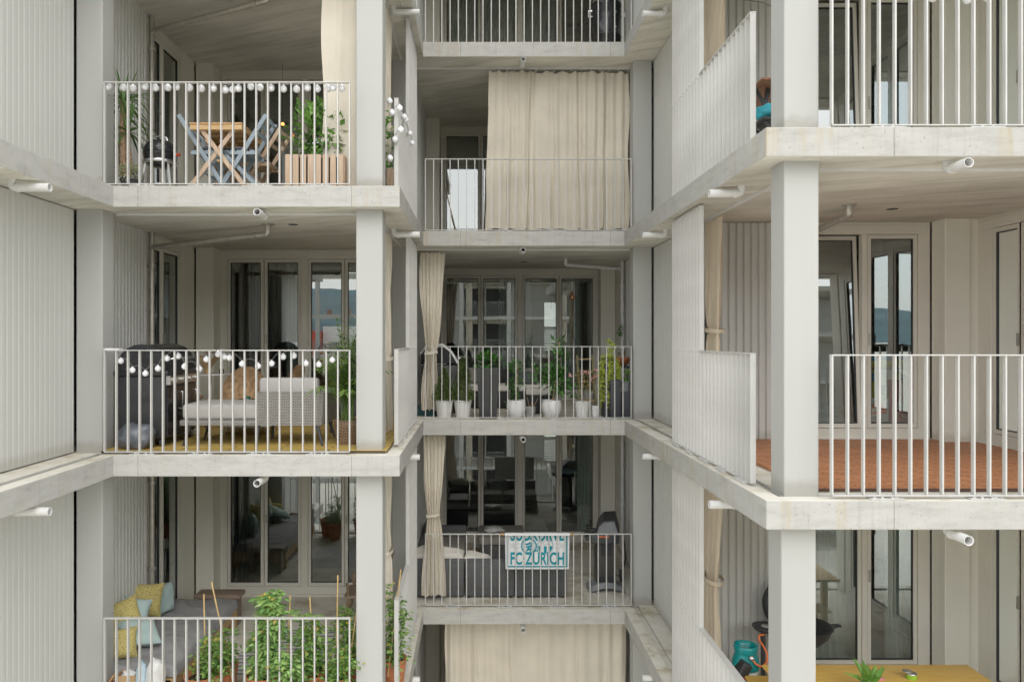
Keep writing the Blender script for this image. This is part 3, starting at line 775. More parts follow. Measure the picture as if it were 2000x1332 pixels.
# ---------------------------------------------------------------- ground and surroundings (seen in the window panes)
ground = MB().add([(-3000,-3000,-13),(3000,-3000,-13),(3000,3000,-13),(-3000,3000,-13)], [(0,1,2,3)]).build('ground', plain('tan_gravel', (.76, .72, .63), .95, vary=.12, scale=3.0)); ground['kind'] = 'structure'
def hill(u, v):
    x = -1500 + 3000*u; y = -700 - 900*v
    h = 95*math.sin(PI*min(1, v*1.0))*(.55+.45*math.sin(x*.0021+1.0)) + 16*noise.noise((x*.006, y*.006, 0)) + 6*noise.noise((x*.03, y*.03, 4))
    return (x, y, -14 + max(0, h+6))
hl = MB().grid(hill, 80, 24).build('hills', plain('wooded_hill_haze', (.10, .17, .19), 1.0, vary=.3, scale=.02)); hl['kind'] = 'structure'

opp = thing('neighbouring_building', 'pale balcony building across the courtyard, mirrored in the window panes', 'apartment building', (4, -29, -13))
oo = [(-12.0, -29.0), (-12.0, -31.5), (-4.6, -31.5), (-4.6, -50), (40, -50), (40, -28.0), (-4.6, -28.0), (-4.6, -29.0)]
for f in range(-4, 4):
    MB().prism(oo, SB(f), FT(f)).build('slab', M['slab'], opp)
def oppwall(x0, x1, y, f):
    p0, p1 = (x1, y), (x0, y)
    lo, hi = FT(f), SB(f+1)
    MB().box(x0, x1, y-.1, y, lo, hi).build('wall', M['wall'], opp)
for f in range(-4, 3):
    lo, hi = FT(f)-.02, SB(f+1)+.003
    for x in (-11.5, -7.6, -4.9, -1.5, 2.2, 6, 10, 14, 18, 22): MB().box(x, x+.29, -29.4 if x < -4.6 else -28.4, -29.1 if x < -4.6 else -28.1, lo, hi).build('column', M['column'], opp)
    # back of the balconies with dark windows
    for (x0, x1) in ((-4.6, -1.3), (2.4, 6.2), (10.2, 14.2), (18.2, 40)):
        yb = -32
        MB().box(x0, x1, yb-.1, yb, lo, hi).build('wall', M['wall'], opp)
    for (x0, x1) in ((-1.3, 2.4), (6.2, 10.2), (14.2, 18.2)):
        yb = -32
        fr = MB()
        for xx in (x0, (x0+x1)/2-.05, x1-.1): fr.box(xx, xx+.1, yb-.1, yb, lo, hi)
        fr.box(x0, x1, yb-.1, yb, hi-.25, hi); fr.box(x0, x1, yb-.1, yb, lo, lo+.2)
        wn = fr.build('window', M['frame'], opp)
        MB().box(x0+.1, x1-.1, yb-.06, yb-.04, lo+.2, hi-.25).build('pane', M['gasket'], wn)
    for (x0, x1, y) in ((-11.8, -4.7, -29.12), (-4.5, 2.0, -28.12), (6.2, 18, -28.12)):
        rl = MB().box(x0, x1, y-.02, y+.02, FT(f)+1.12, FT(f)+1.133)
        x = x0
        while x < x1: rl.box(x-.006, x+.006, y-.02, y+.02, FT(f)+.01, FT(f)+1.12); x += .125
        rl.build('railing', M['rail'], opp)
    for x in (-1.0, 6.4): MB().grid(lambda u, v: (x+.5*u, -28.6+.06*math.sin(25*u), lo+(hi-lo)*v), 20, 4).build('curtain', M['curtain'], opp)
for i, x in enumerate((-10.6, -9.2)):
    pt = MB().lathe([(.12,0),(.18,.3),(.18,.34)], 14, (x, -29.6, FT(1))).build('flower_pot', M['terra'], opp)

redm = plain('red_orange_render', (.50, .055, .03), .8, vary=.08)
rb = thing('red_building', 'red apartment block with square windows, mirrored in the left glass doors', 'building', (-36, -110, -13))
MB().box(-44, -27.2, -120, -105, -13, 1.2).build('wall', redm, rb)
for k in range(4):
    for x in range(-43, -28, 3):
        MB().box(x, x+1.5, -104.98, -104.9, -11.6+3.1*k, -9.8+3.1*k).build('window', M['grey'], rb)
wb = thing('white_building', 'white flat-roofed block beside the red one, mirrored in the left glass doors', 'building', (-22, -118, -13))
MB().box(-27, -10, -125, -108, -13, 2.0).build('wall', M['white'], wb)
for k in range(4):
    for x in range(-26, -12, 4): MB().box(x, x+2, -107.98, -107.9, -11.6+3.1*k, -10+3.1*k).build('window', M['grey'], wb)
# ---------------------------------------------------------------- small builders for the balcony things
def ell(mb, c, rx, ry, rz, seg=16, rings=10, M4=None):
    vs = []; c = Vector(c)
    for j in range(rings+1):
        t = PI*j/rings
        for i in range(seg):
            a = 2*PI*i/seg
            p = Vector((rx*math.sin(t)*math.cos(a), ry*math.sin(t)*math.sin(a), rz*math.cos(t)))
            if M4 is not None: p = M4 @ p
            vs.append(c+p)
    fs = [(j*seg+i, (j+1)*seg+i, (j+1)*seg+(i+1)%seg, j*seg+(i+1)%seg) for j in range(rings) for i in range(seg)]
    mb.add(vs, fs, True)
def pillow_mb(mb, c, w, h, t, rot, seed=0, n=14):
    rnd = random.Random(seed); c = Vector(c); E = rot.to_matrix() if hasattr(rot, 'to_matrix') else rot
    o = rnd.uniform(0, 50)
    for sgn in (1, -1):
        def fn(u, v):
            x, y = 2*u-1, 2*v-1
            px = x*(1-.10*(1-abs(y)**2)*abs(x)**3); py = y*(1-.10*(1-abs(x)**2)*abs(y)**3)
            hgt = t*max(0, (1-x**4)*(1-y**4))**.55 if abs(x) < 1 and abs(y) < 1 else 0
            hgt += .022*noise.noise((x*2+o, y*2, sgn*3))*(1-x*x)*(1-y*y)
            return c + E @ Vector((px*w/2, py*h/2, sgn*hgt))
        mb.grid(fn, n, n)
    return mb
from mathutils import Euler
def blob(mb, c, rx, ry, rz, seed=0, amp=.22, freq=2.2, sub=3, flat=True):
    bm = bmesh.new(); bmesh.ops.create_icosphere(bm, subdivisions=sub, radius=1)
    for v in bm.verts:
        n = v.co.normalized(); k = 1 + amp*noise.noise(n*freq+Vector((seed*7.1, 0, 0))) + amp*.6*abs(noise.noise(n*freq*2.7+Vector((0, seed*3.3, 0))))
        p = Vector((n.x*rx, n.y*ry, n.z*rz))*k
        if flat and p.z < -rz*.8: p.z = -rz*.8
        v.co = p + Vector(c)
    mb.bm(bm, True); return mb
def soil_disc(parent, c, r): return MB().lathe([(r, -.006), (r*.5, .004), (.001, .008)], 18, c).build('soil', M['soil'], parent)
def pot_lathe(r0, r1, h, lip=.012, curve=0.0):
    pr = [(r0*.96, 0), (r0, .006)]
    for i in range(1, 8):
        t = i/8; pr.append((r0+(r1-r0)*t + curve*math.sin(PI*t), h*t))
    pr += [(r1, h-.02), (r1+.004, h-.015), (r1+.004, h), (r1-lip, h), (r1-lip-.004, h-.05), (r1*.6, h-.06), (.001, h-.06)]
    return pr
def foliage(mb, c, rx, ry, rz, n, L, W, seed, shape='ball', up=.35, hollow=.35):
    rnd = random.Random(seed); c = Vector(c)
    k = 0; tries = 0
    clumps = [Vector((rnd.gauss(0,.5), rnd.gauss(0,.5), rnd.uniform(-1,1))) for _ in range(max(6, n//40))]
    while k < n and tries < n*30:
        tries += 1
        if shape == 'cone':
            z = rnd.random()**1.25; a = rnd.uniform(0, 2*PI); lobes = 1+.13*math.sin(a*5+z*23)+.1*math.sin(a*3-z*31)
            rr = (1-z)**.85*lobes*(rnd.random()**.35)*(.55+.45*min(1, z*5+.3))
            d = Vector((rr*math.cos(a), rr*math.sin(a), 2*z-1)); out_ = Vector((math.cos(a), math.sin(a), .5+.6*z))
        elif shape == 'column':
            z = rnd.uniform(-1, 1); a = rnd.uniform(0, 2*PI); rr = (.5+.35*math.sin(z*7+seed)+.2*math.sin(z*17))*rnd.random()**.5
            d = Vector((rr*math.cos(a), rr*math.sin(a), z)); out_ = Vector((math.cos(a), math.sin(a), .4))
        else:
            q = rnd.choice(clumps); q = q/max(1.0, q.length); d = q*.70 + Vector((rnd.gauss(0,.25), rnd.gauss(0,.25), rnd.gauss(0,.25)))
            if d.length > 1.12: continue
            out_ = d.normalized() + Vector((0,0,up)) if d.length > .01 else Vector((0,0,1))
        p = c + Vector((d.x*rx, d.y*ry, d.z*rz))
        dr = (out_.normalized() + Vector((rnd.uniform(-.8,.8), rnd.uniform(-.8,.8), rnd.uniform(-.7,.5)))).normalized()
        s = rnd.uniform(.65, 1.25)
        mb.leaf(p, dr, Vector((rnd.uniform(-.6,.6), rnd.uniform(-.6,.6), 1)), L*s, W*s, rnd.uniform(.02,.2)); k += 1
    return mb
def string_lights(label, pts, r, loose=None, sag=.03, drop=.05, group='strings of white globe lights'):
    c = sum((Vector(p) for p in pts), Vector())/len(pts)
    t = thing('globe_light_string', label, 'string lights', tuple(c), group)
    path = []
    for i, p in enumerate(pts):
        p = Vector(p); path.append(p + Vector((0, 0, r+.006)))
        if i < len(pts)-1:
            q = Vector(pts[i+1]); m = (p+q)/2; m.z = (p.z+q.z)/2 + r + (loose if loose is not None else .0) - sag*0; path.append(m + Vector((0, 0, .012)))
    MB().tube(path, .0035, 5).build('cord', M['cord'], t)
    first = None
    for p in pts:
        if first is None:
            b = MB().sphere((0,0,0), r, 18, 12); b.lathe([(.009, r*.9), (.009, r+.007)], 8)
            first = b.build('bulb', M['bulb'], None); first.parent = t; o = first
        else:
            o = first.copy(); COL.objects.link(o); o.parent = t
        o.location = Vector(p) - c
    return t

# ================================================================ upper left balcony
f = 1; fl = FT(1); S = lambda y: F0/y
# palm-like yucca
def yucca():
    t = thing('potted_yucca', 'tall yucca with tan trunk in a white pot by the column', 'potted plant', (-4.12, 8.98, fl))
    x, y = -4.12, 8.98
    MB().lathe(pot_lathe(.10, .125, .22), 24, (x, y, fl)).build('pot', M['whitepot'], t); soil_disc(t, (x, y, fl+.17), .11)
    tr = MB(); rnd = random.Random(3)
    def trunk(pts, r0): tr.tube(pts, [r0*(1-.25*i/(len(pts)-1))*(1+.12*math.sin(i*2.3)) for i in range(len(pts))], 12)
    trunk([(x+.02, y, fl+.15), (x+.03, y, fl+.4), (x+.015, y, fl+.62), (x+.03, y-.02, fl+.78)], .04)
    trunk([(x-.03, y+.03, fl+.15), (x-.045, y+.02, fl+.5), (x-.04, y, fl+.9), (x-.03, y, fl+1.12)], .05)
    tr.build('trunk', M['tanbark'], t)
    lv = MB()
    def strap(p, az, el, Ln, W, droop):
        p = Vector(p); n = 7; d = Vector((math.cos(az)*math.cos(el), math.sin(az)*math.cos(el), math.sin(el))); side = Vector((-math.sin(az), math.cos(az), 0))
        vs = []
        for i in range(n+1):
            s = i/n; q = p + d*Ln*s + Vector((0,0,-droop*Ln*s*s)); w = W*(.55+.9*s)*(1-s**3)
            vs += [q-side*w/2, q + Vector((0,0,-.006)), q+side*w/2]
        fs = []
        for i in range(n):
            a = i*3; fs += [(a,a+1,a+4,a+3),(a+1,a+2,a+5,a+4)]
        lv.add(vs, fs, True)
    for (hx, hy, hz, k, bl) in ((x-.03, y, fl+1.12, 46, .48), (x+.03, y-.02, fl+.76, 30, .40), (x-.02, y, fl+.95, 12, .36)):
        for i in range(k):
            e = rnd.uniform(-.4, 1.35); strap((hx, hy, hz), rnd.uniform(0, 2*PI), e, bl*rnd.uniform(.7, 1.15), .032, rnd.uniform(.25, .95) if e < 1.0 else .05)
    lv.build('leaves', M['lf_yucca'], t)
yucca()
def small_bush(label, x, y, z, r, h, mat, fmat, n, seed, potm=None, potr=.1, poth=.14, name='flowering_plant', leafL=.04, nf=60):
    t = thing(name, label, 'potted plant', (x, y, z))
    MB().lathe(pot_lathe(potr*.75, potr, poth), 20, (x, y, z)).build('pot', potm or M['dkgrey'], t)
    foliage(MB(), (x, y, z+poth+h*.4), r, r, h*.55, n, leafL, leafL*.55, seed).build('leaves', mat, t)
    if fmat is not None:
        rnd = random.Random(seed+9); fm = MB()
        for i in range(nf):
            a = rnd.uniform(0, 2*PI); e = rnd.uniform(.1, 1.4); q = Vector((x+r*math.cos(a)*math.cos(e), y+r*math.sin(a)*math.cos(e), z+poth+h*.4+h*.55*math.sin(e)))
            for k in range(5): fm.leaf(q, (math.cos(k*1.26), math.sin(k*1.26)*.6-.3, .6), (0,0,1), .018, .015, .1)
        fm.build('flowers', fmat, t)
    return t
small_bush('low cream flowering plant at the foot of the yucca', -3.92, 8.62, fl, .13, .17, M['lf_olive'], M['flower'], 320, 5, nf=150)
# kettle grill
def kettle():
    x, y = -3.70, 8.92; z = fl+.49
    t = thing('kettle_grill', 'small black kettle barbecue with steel handle and legs', 'barbecue', (x, y, fl))
    MB().lathe([(.05,-.155),(.12,-.14),(.165,-.09),(.183,-.03),(.188,.0),(.192,.004),(.188,.008)], 28, (x,y,z)).build('bowl', M['black'], t)
    ld = MB().lathe([(.192,.012),(.187,.016),(.180,.06),(.155,.115),(.10,.155),(.04,.17),(.001,.172)], 28, (x,y,z)).build('lid', M['black'], t)
    MB().tube([(x-.09,y,z+.15),(x-.075,y,z+.195),(x,y,z+.215),(x+.075,y,z+.195),(x+.09,y,z+.15)], .009, 8).build('handle', M['chrome'], ld)
    MB().tube([(x+.19,y-.02,z-.01),(x+.24,y-.03,z-.01)], .018, 10).build('knob', M['red'], t)
    for a in (200, 250, 300, 20, 130):
        pass
    for a in (215, 325, 90):
        c, s = math.cos(R(a)), math.sin(R(a))
        MB().bar((x+.15*c, y+.15*s, z-.06), (x+.22*c, y+.22*s, fl), .022, .012).build('leg', M['chrome'], t)
    MB().lathe([(.19,-.115),(.195,-.11),(.195,-.085),(.19,-.08)], 28, (x,y,z)).build('ring', M['chrome'], t)
    MB().lathe([(.12,-.36),(.125,-.355),(.05,-.35)], 20, (x,y,z)).build('ash_pan', M['chrome'], t)
kettle()
# folding table
def table():
    x0, x1, y0, y1 = -3.205, -2.595, 8.46, 9.62; z = fl+.735
    t = thing('folding_table', 'slatted wooden folding table with crossed legs', 'table', ((x0+x1)/2, (y0+y1)/2, fl))
    tp = MB(); n = 5
    for i in range(n):
        a = x0+.01+(x1-x0-.02)*i/n; tp.bbox(a+.004, a+(x1-x0-.02)/n-.004, y0, y1, z-.018, z, .004)
    tp.build('tabletop', M['pineY'], t)
    ap = MB(); ap.box(x0+.02, x1-.02, y0+.012, y0+.034, z-.075, z-.019); ap.box(x0+.02, x1-.02, y1-.034, y1-.012, z-.075, z-.019)
    ap.box(x0+.02, x0+.045, y0+.034, y1-.034, z-.06, z-.019); ap.box(x1-.045, x1-.02, y0+.034, y1-.034, z-.06, z-.019)
    for k in range(1, 5): yy = y0+(y1-y0)*k/5; ap.box(x0+.045, x1-.045, yy-.012, yy+.012, z-.045, z-.019)
    ap.build('apron', M['pine'], t)
    for yy in (y0+.06, y1-.06):
        MB().bar((x0+.12, yy, z-.05), (x1+.03, yy, fl+.005), .045, .022, (0,1,0)).build('leg', M['pineZ'], t)
        MB().bar((x1-.12, yy+.024, z-.05), (x0-.03, yy+.024, fl+.005), .045, .022, (0,1,0)).build('leg', M['pineZ'], t)
    for s in (0, 1):
        MB().box((x0+x1)/2-.02, (x0+x1)/2+.02, y0+.1, y1-.1, fl+.33, fl+.35).build('stretcher', M['pine'], t); break
table()
def chair_proto(mat, label):
    # faces +X, seat 0.45 high; folding, crossed side legs
    t = thing('folding_chair', label, 'chair', (0,0,0), 'folding chairs around the slatted table')
    for s in (-1, 1):
        yy = s*.20
        MB().bar((-.30, yy, .86), (.24, yy, 0.0), .045, .022, (0,1,0)).build('back_leg', mat, t)
        yy = s*.172
        MB().bar((.20, yy, .45), (-.26, yy, 0.0), .042, .022, (0,1,0)).build('front_leg', mat, t)
    st = MB()
    for i in range(6):
        a = -.16+.072*i; st.bbox(a, a+.055, -.185, .185, .452, .468, .003)
    st.box(-.17, .27, -.19, -.168, .42, .451); st.box(-.17, .27, .168, .19, .42, .451); st.box(.235,.262,-.168,.168,.425,.451)
    st.build('seat', mat, t)
    bk = MB()
    for z in (.83, .75, .67):
        x = -.30+(.86-z)*.628
        bk.bar((x-.012, -.19, z), (x-.012, .19, z), .014, .05, (0,0,1))
    bk.build('backrest', mat, t)
    MB().box(-.02, .0, -.17, .17, .20, .22).build('rung', mat, t)
    return t
cb = chair_proto(M['bluepaint'], 'blue-grey folding chair on the left of the table')
cb.location = (-3.06, 8.80, fl); cb.rotation_euler = (0,0,0)
c2 = copy_tree(cb); c2['label'] = 'blue-grey folding chair on the right of the table'; c2.location = (-2.68, 8.80, fl); c2.rotation_euler = (0,0,PI)
cw = chair_proto(M['pineZ'], 'natural wood folding chair behind the left blue-grey chair'); cw.location = (-3.12, 9.42, fl); cw.rotation_euler = (0,0,.06)
c3 = copy_tree(cw); c3['label'] = 'natural wood folding chair behind the right blue-grey chair'; c3.location = (-2.66, 9.38, fl); c3.rotation_euler = (0,0,PI-.05)
for (x, y, lb) in ((-3.02, 8.80, 'round grey seat cushion on the left blue-grey chair'), (-2.72, 8.80, 'round grey seat cushion on the right blue-grey chair'), (-2.72, 9.38, 'grey seat cushion on the right wooden chair')):
    o = MB(); ell(o, (x, y, fl+.497), .19, .18, .034); tag(o.build('seat_cushion', M['cushion'], None), lb, 'cushion', 'cushions on the folding chairs')
def planter(label, x0, x1, y0, y1, h):
    t = thing('wooden_planter', label, 'planter', ((x0+x1)/2, (y0+y1)/2, fl), 'slatted wooden planter boxes')
    n = round((x1-x0)/.088); w = (x1-x0)/n
    fr = MB(); fb = MB()
    for i in range(n):
        a = x0+w*i+.010; z0 = fl+.035 if 0 < i < n-1 else fl
        fr.bbox(a, a+w-.020, y0, y0+.018, z0, fl+h, .004); fb.bbox(a, a+w-.020, y1-.018, y1, z0, fl+h, .004)
        if z0 > fl: fr.M = None; fr.tube([(a+(w-.020)/2, y0+.001, z0), (a+(w-.020)/2, y0+.017, z0)], (w-.020)/2, 12)
    fr.build('front_slats', M['pineZ'], t); fb.build('back_slats', M['pineZ'], t)
    sd = MB(); se = MB(); m = round((y1-y0)/.088); w = (y1-y0-.04)/m
    for i in range(m):
        a = y0+.02+w*i+.006
        sd.bbox(x0, x0+.018, a, a+w-.012, fl+.035, fl+h, .004); se.bbox(x1-.018, x1, a, a+w-.012, fl+.035, fl+h, .004)
    sd.build('side_slats', M['pineZ'], t); se.build('side_slats', M['pineZ'], t)
    ln = MB().box(x0+.022, x1-.022, y0+.024, y0+.03, fl+.03, fl+h-.03); ln.box(x0+.022, x0+.03, y0+.03, y1-.03, fl+.03, fl+h-.03); ln.box(x1-.03, x1-.022, y0+.03, y1-.03, fl+.03, fl+h-.03)
    ln.box(x0+.03, x1-.03, y0+.03, y1-.03, fl+h-.08, fl+h-.05); ln.build('soil_liner', M['soil'], t)
planter('wide slatted wooden planter box behind the railing with the bushy shrub', -2.19, -1.515, 8.65, 9.25, .43)
planter('slatted wooden planter box behind the column with the climbing plant', -1.50, -1.04, 9.32, 9.85, .42)
def shrub(label, c, rx, ry, rz, n, Lf, W, mat, seed, stem_z, name='shrub', stems=6, grp=None, sm=None):
    c = Vector(c); t = thing(name, label, 'plant', (c.x, c.y, stem_z), grp)
    rnd = random.Random(seed); st = MB()
    for i in range(stems):
        e = c + Vector((rnd.uniform(-.8,.8)*rx, rnd.uniform(-.8,.8)*ry, rnd.uniform(0,.9)*rz)); b = Vector((c.x+rnd.uniform(-.05,.05), c.y+rnd.uniform(-.05,.05), stem_z))
        m = b.lerp(e, .5) + Vector((0,0,.1*rz)); st.tube([b, m, e], [.010, .007, .003], 6)
    st.build('stems', sm or M['bark'], t)
    foliage(MB(), c, rx, ry, rz, n, Lf, W, seed).build('leaves', mat, t)
    return t
shrub('bushy green shrub in the wide wooden planter', (-1.86, 8.95, fl+.74), .36, .26, .35, 620, .11, .058, M['lf_shrub'], 17, fl+.36)
def climber():
    t = thing('climbing_plant', 'leafy climber trailing beside the beige curtain and globe lights', 'plant', (-1.25, 9.5, fl+.36))
    rnd = random.Random(8); st = MB(); lv = MB()
    for i in range(11):
        b = Vector((rnd.uniform(-1.45,-1.05), rnd.uniform(9.35,9.75), fl+.36)); pts = [b]; d = Vector((rnd.uniform(-.35,.3), rnd.uniform(-.2,.1), 1)).normalized()
        for k in range(9):
            d = (d + Vector((rnd.uniform(-.35,.35), rnd.uniform(-.25,.25), rnd.uniform(-.12,.15)))).normalized(); pts.append(pts[-1]+d*.085*rnd.uniform(.8,1.3)); pts[-1].x = min(pts[-1].x, -1.04); pts[-1].y = max(9.2, pts[-1].y)
            for q in range(2): lv.leaf(pts[-1], Vector((rnd.uniform(-1,1), rnd.uniform(-1,.4), rnd.uniform(-.8,.3))), (rnd.uniform(-.5,.5),-.8,.6), rnd.uniform(.06,.12), rnd.uniform(.04,.075), .1)
        st.tube(pts, .004, 5)
    st.build('stems', M['lf_tomato'], t); lv.build('leaves', M['lf_shrub'], t)
climber()
# globe lights
P = [(50,285),(165,287),(235,290),(338,283),(415,290),(508,285),(582,285),(680,290),(770,293),(870,295),(960,305),(1015,300),(1065,296),(1160,280),(1230,283),(1320,292),(1415,298),(1515,297),(1603,291),(1678,297),(1760,290),(1805,291),(1870,291)]
pts = [(pX(200+a*.25, 8.40), 8.40 + .012*((i*7)%3-1), pZ(100+b*.25, 8.40)) for i, (a, b) in enumerate(P)]
string_lights('row of white globe lights hung close under the top left railing', pts, .039, .005)
sp = [(760.7,198,8.86),(765.5,220.5,8.84),(780.5,212,8.80),(789,229,9.25),(792.5,234.5,9.47),(782.8,254,8.72),(771.5,273,8.83),(761.8,309.5,8.88)]
sp2 = [(800,261,10.0),(805,280,10.3)]
string_lights('globe lights wound round the end of the upper left side screen', [(pX(a,y), y, pZ(b,y)) for a, b, y in sp+sp2], .036, .0)
# small glowing lantern indoors
ln = thing('lantern', 'tiny lantern glowing orange behind the right wooden chair', 'lantern', (-3.26, 12.15, fl+.78+0))
lm, lnt, lb = newmat('lantern_glow'); lb.inputs['Emission Color'].default_value = (1, .32, .06, 1); lb.inputs['Emission Strength'].default_value = 3.0
lx, ly = pX(552, 12.1), 12.1; lz = pZ(243, 12.1)
ln.location = (lx, ly, lz)
MB().sphere((lx, ly, lz), .028, 10, 8).build('glow', lm, ln); MB().lathe([(.035,-.04),(.035,-.03)], 10, (lx,ly,lz)).build('base', M['blackmatt'], ln); MB().tube([(lx,ly,lz+.03),(lx,ly,SB(2))], .003, 5).build('cable', M['blackmatt'], ln)

# ================================================================ left balcony with the lounger
f = 0; fl = FT(0); fd = fl+.03
dk = MB().box(-4.13, -1.02, 8.40, 12.34, fl+.002, fd).build('wooden_decking', M['deck']); tag(dk, 'yellowish wooden deck boards under the grey wicker lounger', 'decking')
def gas_grill_big():
    x0, x1, y0, y1 = -4.10, -3.55, 8.70, 9.62; t = thing('gas_grill', 'large black gas barbecue with rounded hood and steel knobs', 'barbecue', ((x0+x1)/2, (y0+y1)/2, fd))
    MB().bbox(x0, x1, y0, y1, fd+.09, fd+.80, .02).build('cabinet', M['blackmatt'], t)
    tr = MB().bbox(x0-.03, x1+.04, y0-.02, y1+.02, fd+.80, fd+.86, .012).build('tray', M['black'], t)
    hood = MB()
    pr = []
    for i in range(13):
        a = PI*i/12; pr.append(((x0+x1)/2 - (x1-x0)*.5*math.cos(a)*1.0, fd+.86 + .30*math.sin(a)**.8))
    n = len(pr); vs = [(x, y0, z) for x, z in pr] + [(x, y1, z) for x, z in pr]
    hood.add(vs, [(i, i+1, i+1+n, i+n) for i in range(n-1)], True); hood.add(vs[:n], [list(range(n))[::-1]]); hood.add(vs[n:], [list(range(n))])
    hd = hood.build('hood', M['black'], t, .008)
    MB().tube([(x1+.02, y0+.1, fd+.99), (x1+.07, y0+.1, fd+1.0), (x1+.07, y1-.1, fd+1.0), (x1+.02, y1-.1, fd+.99)], .011, 8).build('handle', M['chrome'], hd)
    cp = MB().box(x1+.001, x1+.05, y0+.02, y1-.02, fd+.70, fd+.80).build('control_panel', M['chrome'], t)
    for k in range(4):
        yy = y0+.13+.22*k; MB().tube([(x1+.05, yy, fd+.75), (x1+.085, yy, fd+.75)], .027, 14).build('knob', M['steel'], cp)
    for (a, b) in ((y0+.03, (y0+y1)/2-.005), ((y0+y1)/2+.005, y1-.03)):
        dr = MB().box(x1+.001, x1+.018, a, b, fd+.12, fd+.68).build('door', M['black'], t)
        MB().tube([(x1+.02, b-.06, fd+.60), (x1+.045, b-.06, fd+.60), (x1+.045, b-.06, fd+.40), (x1+.02, b-.06, fd+.40)], .008, 8).build('handle', M['chrome'], dr)
    vt = MB()
    for k in range(5): vt.box(x0+.12, x1-.12, y0-.004, y0-.001, fd+.50+.016*k, fd+.507+.016*k)
    vt.build('vent', M['gasket'], t)
    for (x, y) in ((x0+.06,y0+.06),(x1-.06,y0+.06),(x0+.06,y1-.06),(x1-.06,y1-.06)):
        MB().tube([(x-.02, y, fd+.045), (x+.02, y, fd+.045)], .044, 14).build('caster', M['dkgrey'], t)
gas_grill_big()
tag(blob(MB(), (-3.82, 8.56, fd+.125), .20, .12, .155, 3, .38, 2.4).build('bin_bag', M['bag']), 'crumpled grey plastic bag lying in front of the black gas barbecue', 'bag')
def bistro():
    x, y, z = -3.88, 11.1, fd+.71
    t = thing('bistro_table', 'round white bistro table carrying a wrapped bouquet', 'table', (x, y, fd))
    MB().lathe([(.285,-.012),(.29,-.006),(.29,.004),(.285,.008),(.001,.008)], 36, (x,y,z)).build('tabletop', M['white'], t)
    MB().tube([(x,y,fd+.02),(x,y,z-.01)], .025, 12).build('stem', M['white'], t); MB().lathe([(.20,0),(.20,.012),(.04,.03)], 28, (x,y,fd)).build('base', M['white'], t)
    b = thing('bouquet', 'pink flower bouquet wrapped in brown paper on the bistro table', 'bouquet', (x-.02, y-.05, z+.01))
    cone = MB(); rnd = random.Random(5)
    def pf(u, v):
        a = 2*PI*u; r = .045+.03*abs(v-.2)+ .125*max(0, v-.3)*(1+.22*math.sin(a*5)); return (x-.02+r*math.cos(a), y-.05+r*math.sin(a), z+.01+.24*v+.02*math.sin(a*3)*v)
    cone.grid(pf, 30, 8).build('wrapping_paper', M['paperbag'], b)
    fm = MB()
    for i in range(26):
        q = Vector((x-.02+rnd.gauss(0,.07), y-.05+rnd.gauss(0,.07), z+.24+rnd.uniform(0,.09)))
        for k in range(7): fm.leaf(q, (math.cos(k*.9), math.sin(k*.9), .5), (0,0,1), .032, .026, .15)
    fm.build('flowers', M['pink'], b)
    c = thing('candle_jar', 'small dark candle jar on the bistro table beside the bouquet', 'jar', (x+.19, y-.08, z+.008))
    MB().lathe([(.03,0),(.033,.01),(.033,.07),(.028,.07),(.028,.02)], 16, (x+.19,y-.08,z+.008)).build('glass', M['black'], c); MB().lathe([(.026,.02),(.001,.035)], 12, (x+.19,y-.08,z+.01)).build('candle', M['yellow_f'], c)
bistro()
def fur_chair(label, x, y, rot, s=1.0):
    t = thing('fur_armchair', label, 'armchair', (0, 0, 0), 'brown fur covered chairs')
    sh = MB()
    def fn(u, v):   # u around the back, v upward; opens to +X
        a = PI*(.12+.76*u)+PI/2; bulge = .30+.045*v - .05*math.sin(PI*v)
        edge = .43+.42*(math.sin(PI*u)**.6)
        z = .42 + (edge-.42)*v - .05*(1-math.sin(PI*u))
        return (bulge*math.cos(a)*.95 + .012*noise.noise((u*6, v*6, 1)), bulge*math.sin(a)*1.02 + .012*noise.noise((u*6, v*6, 5)), z + .012*noise.noise((u*9, v*3, 2)))
    sh.grid(fn, 26, 12)
    def fi(u, v):
        p = Vector(fn(u, v)); return (p.x*.86, p.y*.86, p.z-.004)
    sh.grid(fi, 26, 12)
    sh.build('back_shell', M['fur'], t)
    se = MB(); ell(se, (0.02, 0, .43), .29, .29, .06); se.build('seat', M['fur'], t)
    for (dx, dy) in ((.2,.2),(.2,-.2),(-.2,.2),(-.2,-.2)):
        MB().tube([(dx*.6, dy*.6, .40), (dx*1.2, dy*1.2, 0)], [.014,.010], 8).build('leg', M['blackmatt'], t)
    t.location = (x, y, fd); t.rotation_euler = (0,0,rot); return t
fur_chair('brown fur covered chair with its back to the railing beside the bistro table', -3.26, 10.55, R(120))
fur_chair('brown fur covered chair behind the wicker lounger cushion', -2.86, 11.15, R(165))
fur_chair('dark brown fur covered chair between the barbecue and bistro table', -4.02, 10.35, R(80))
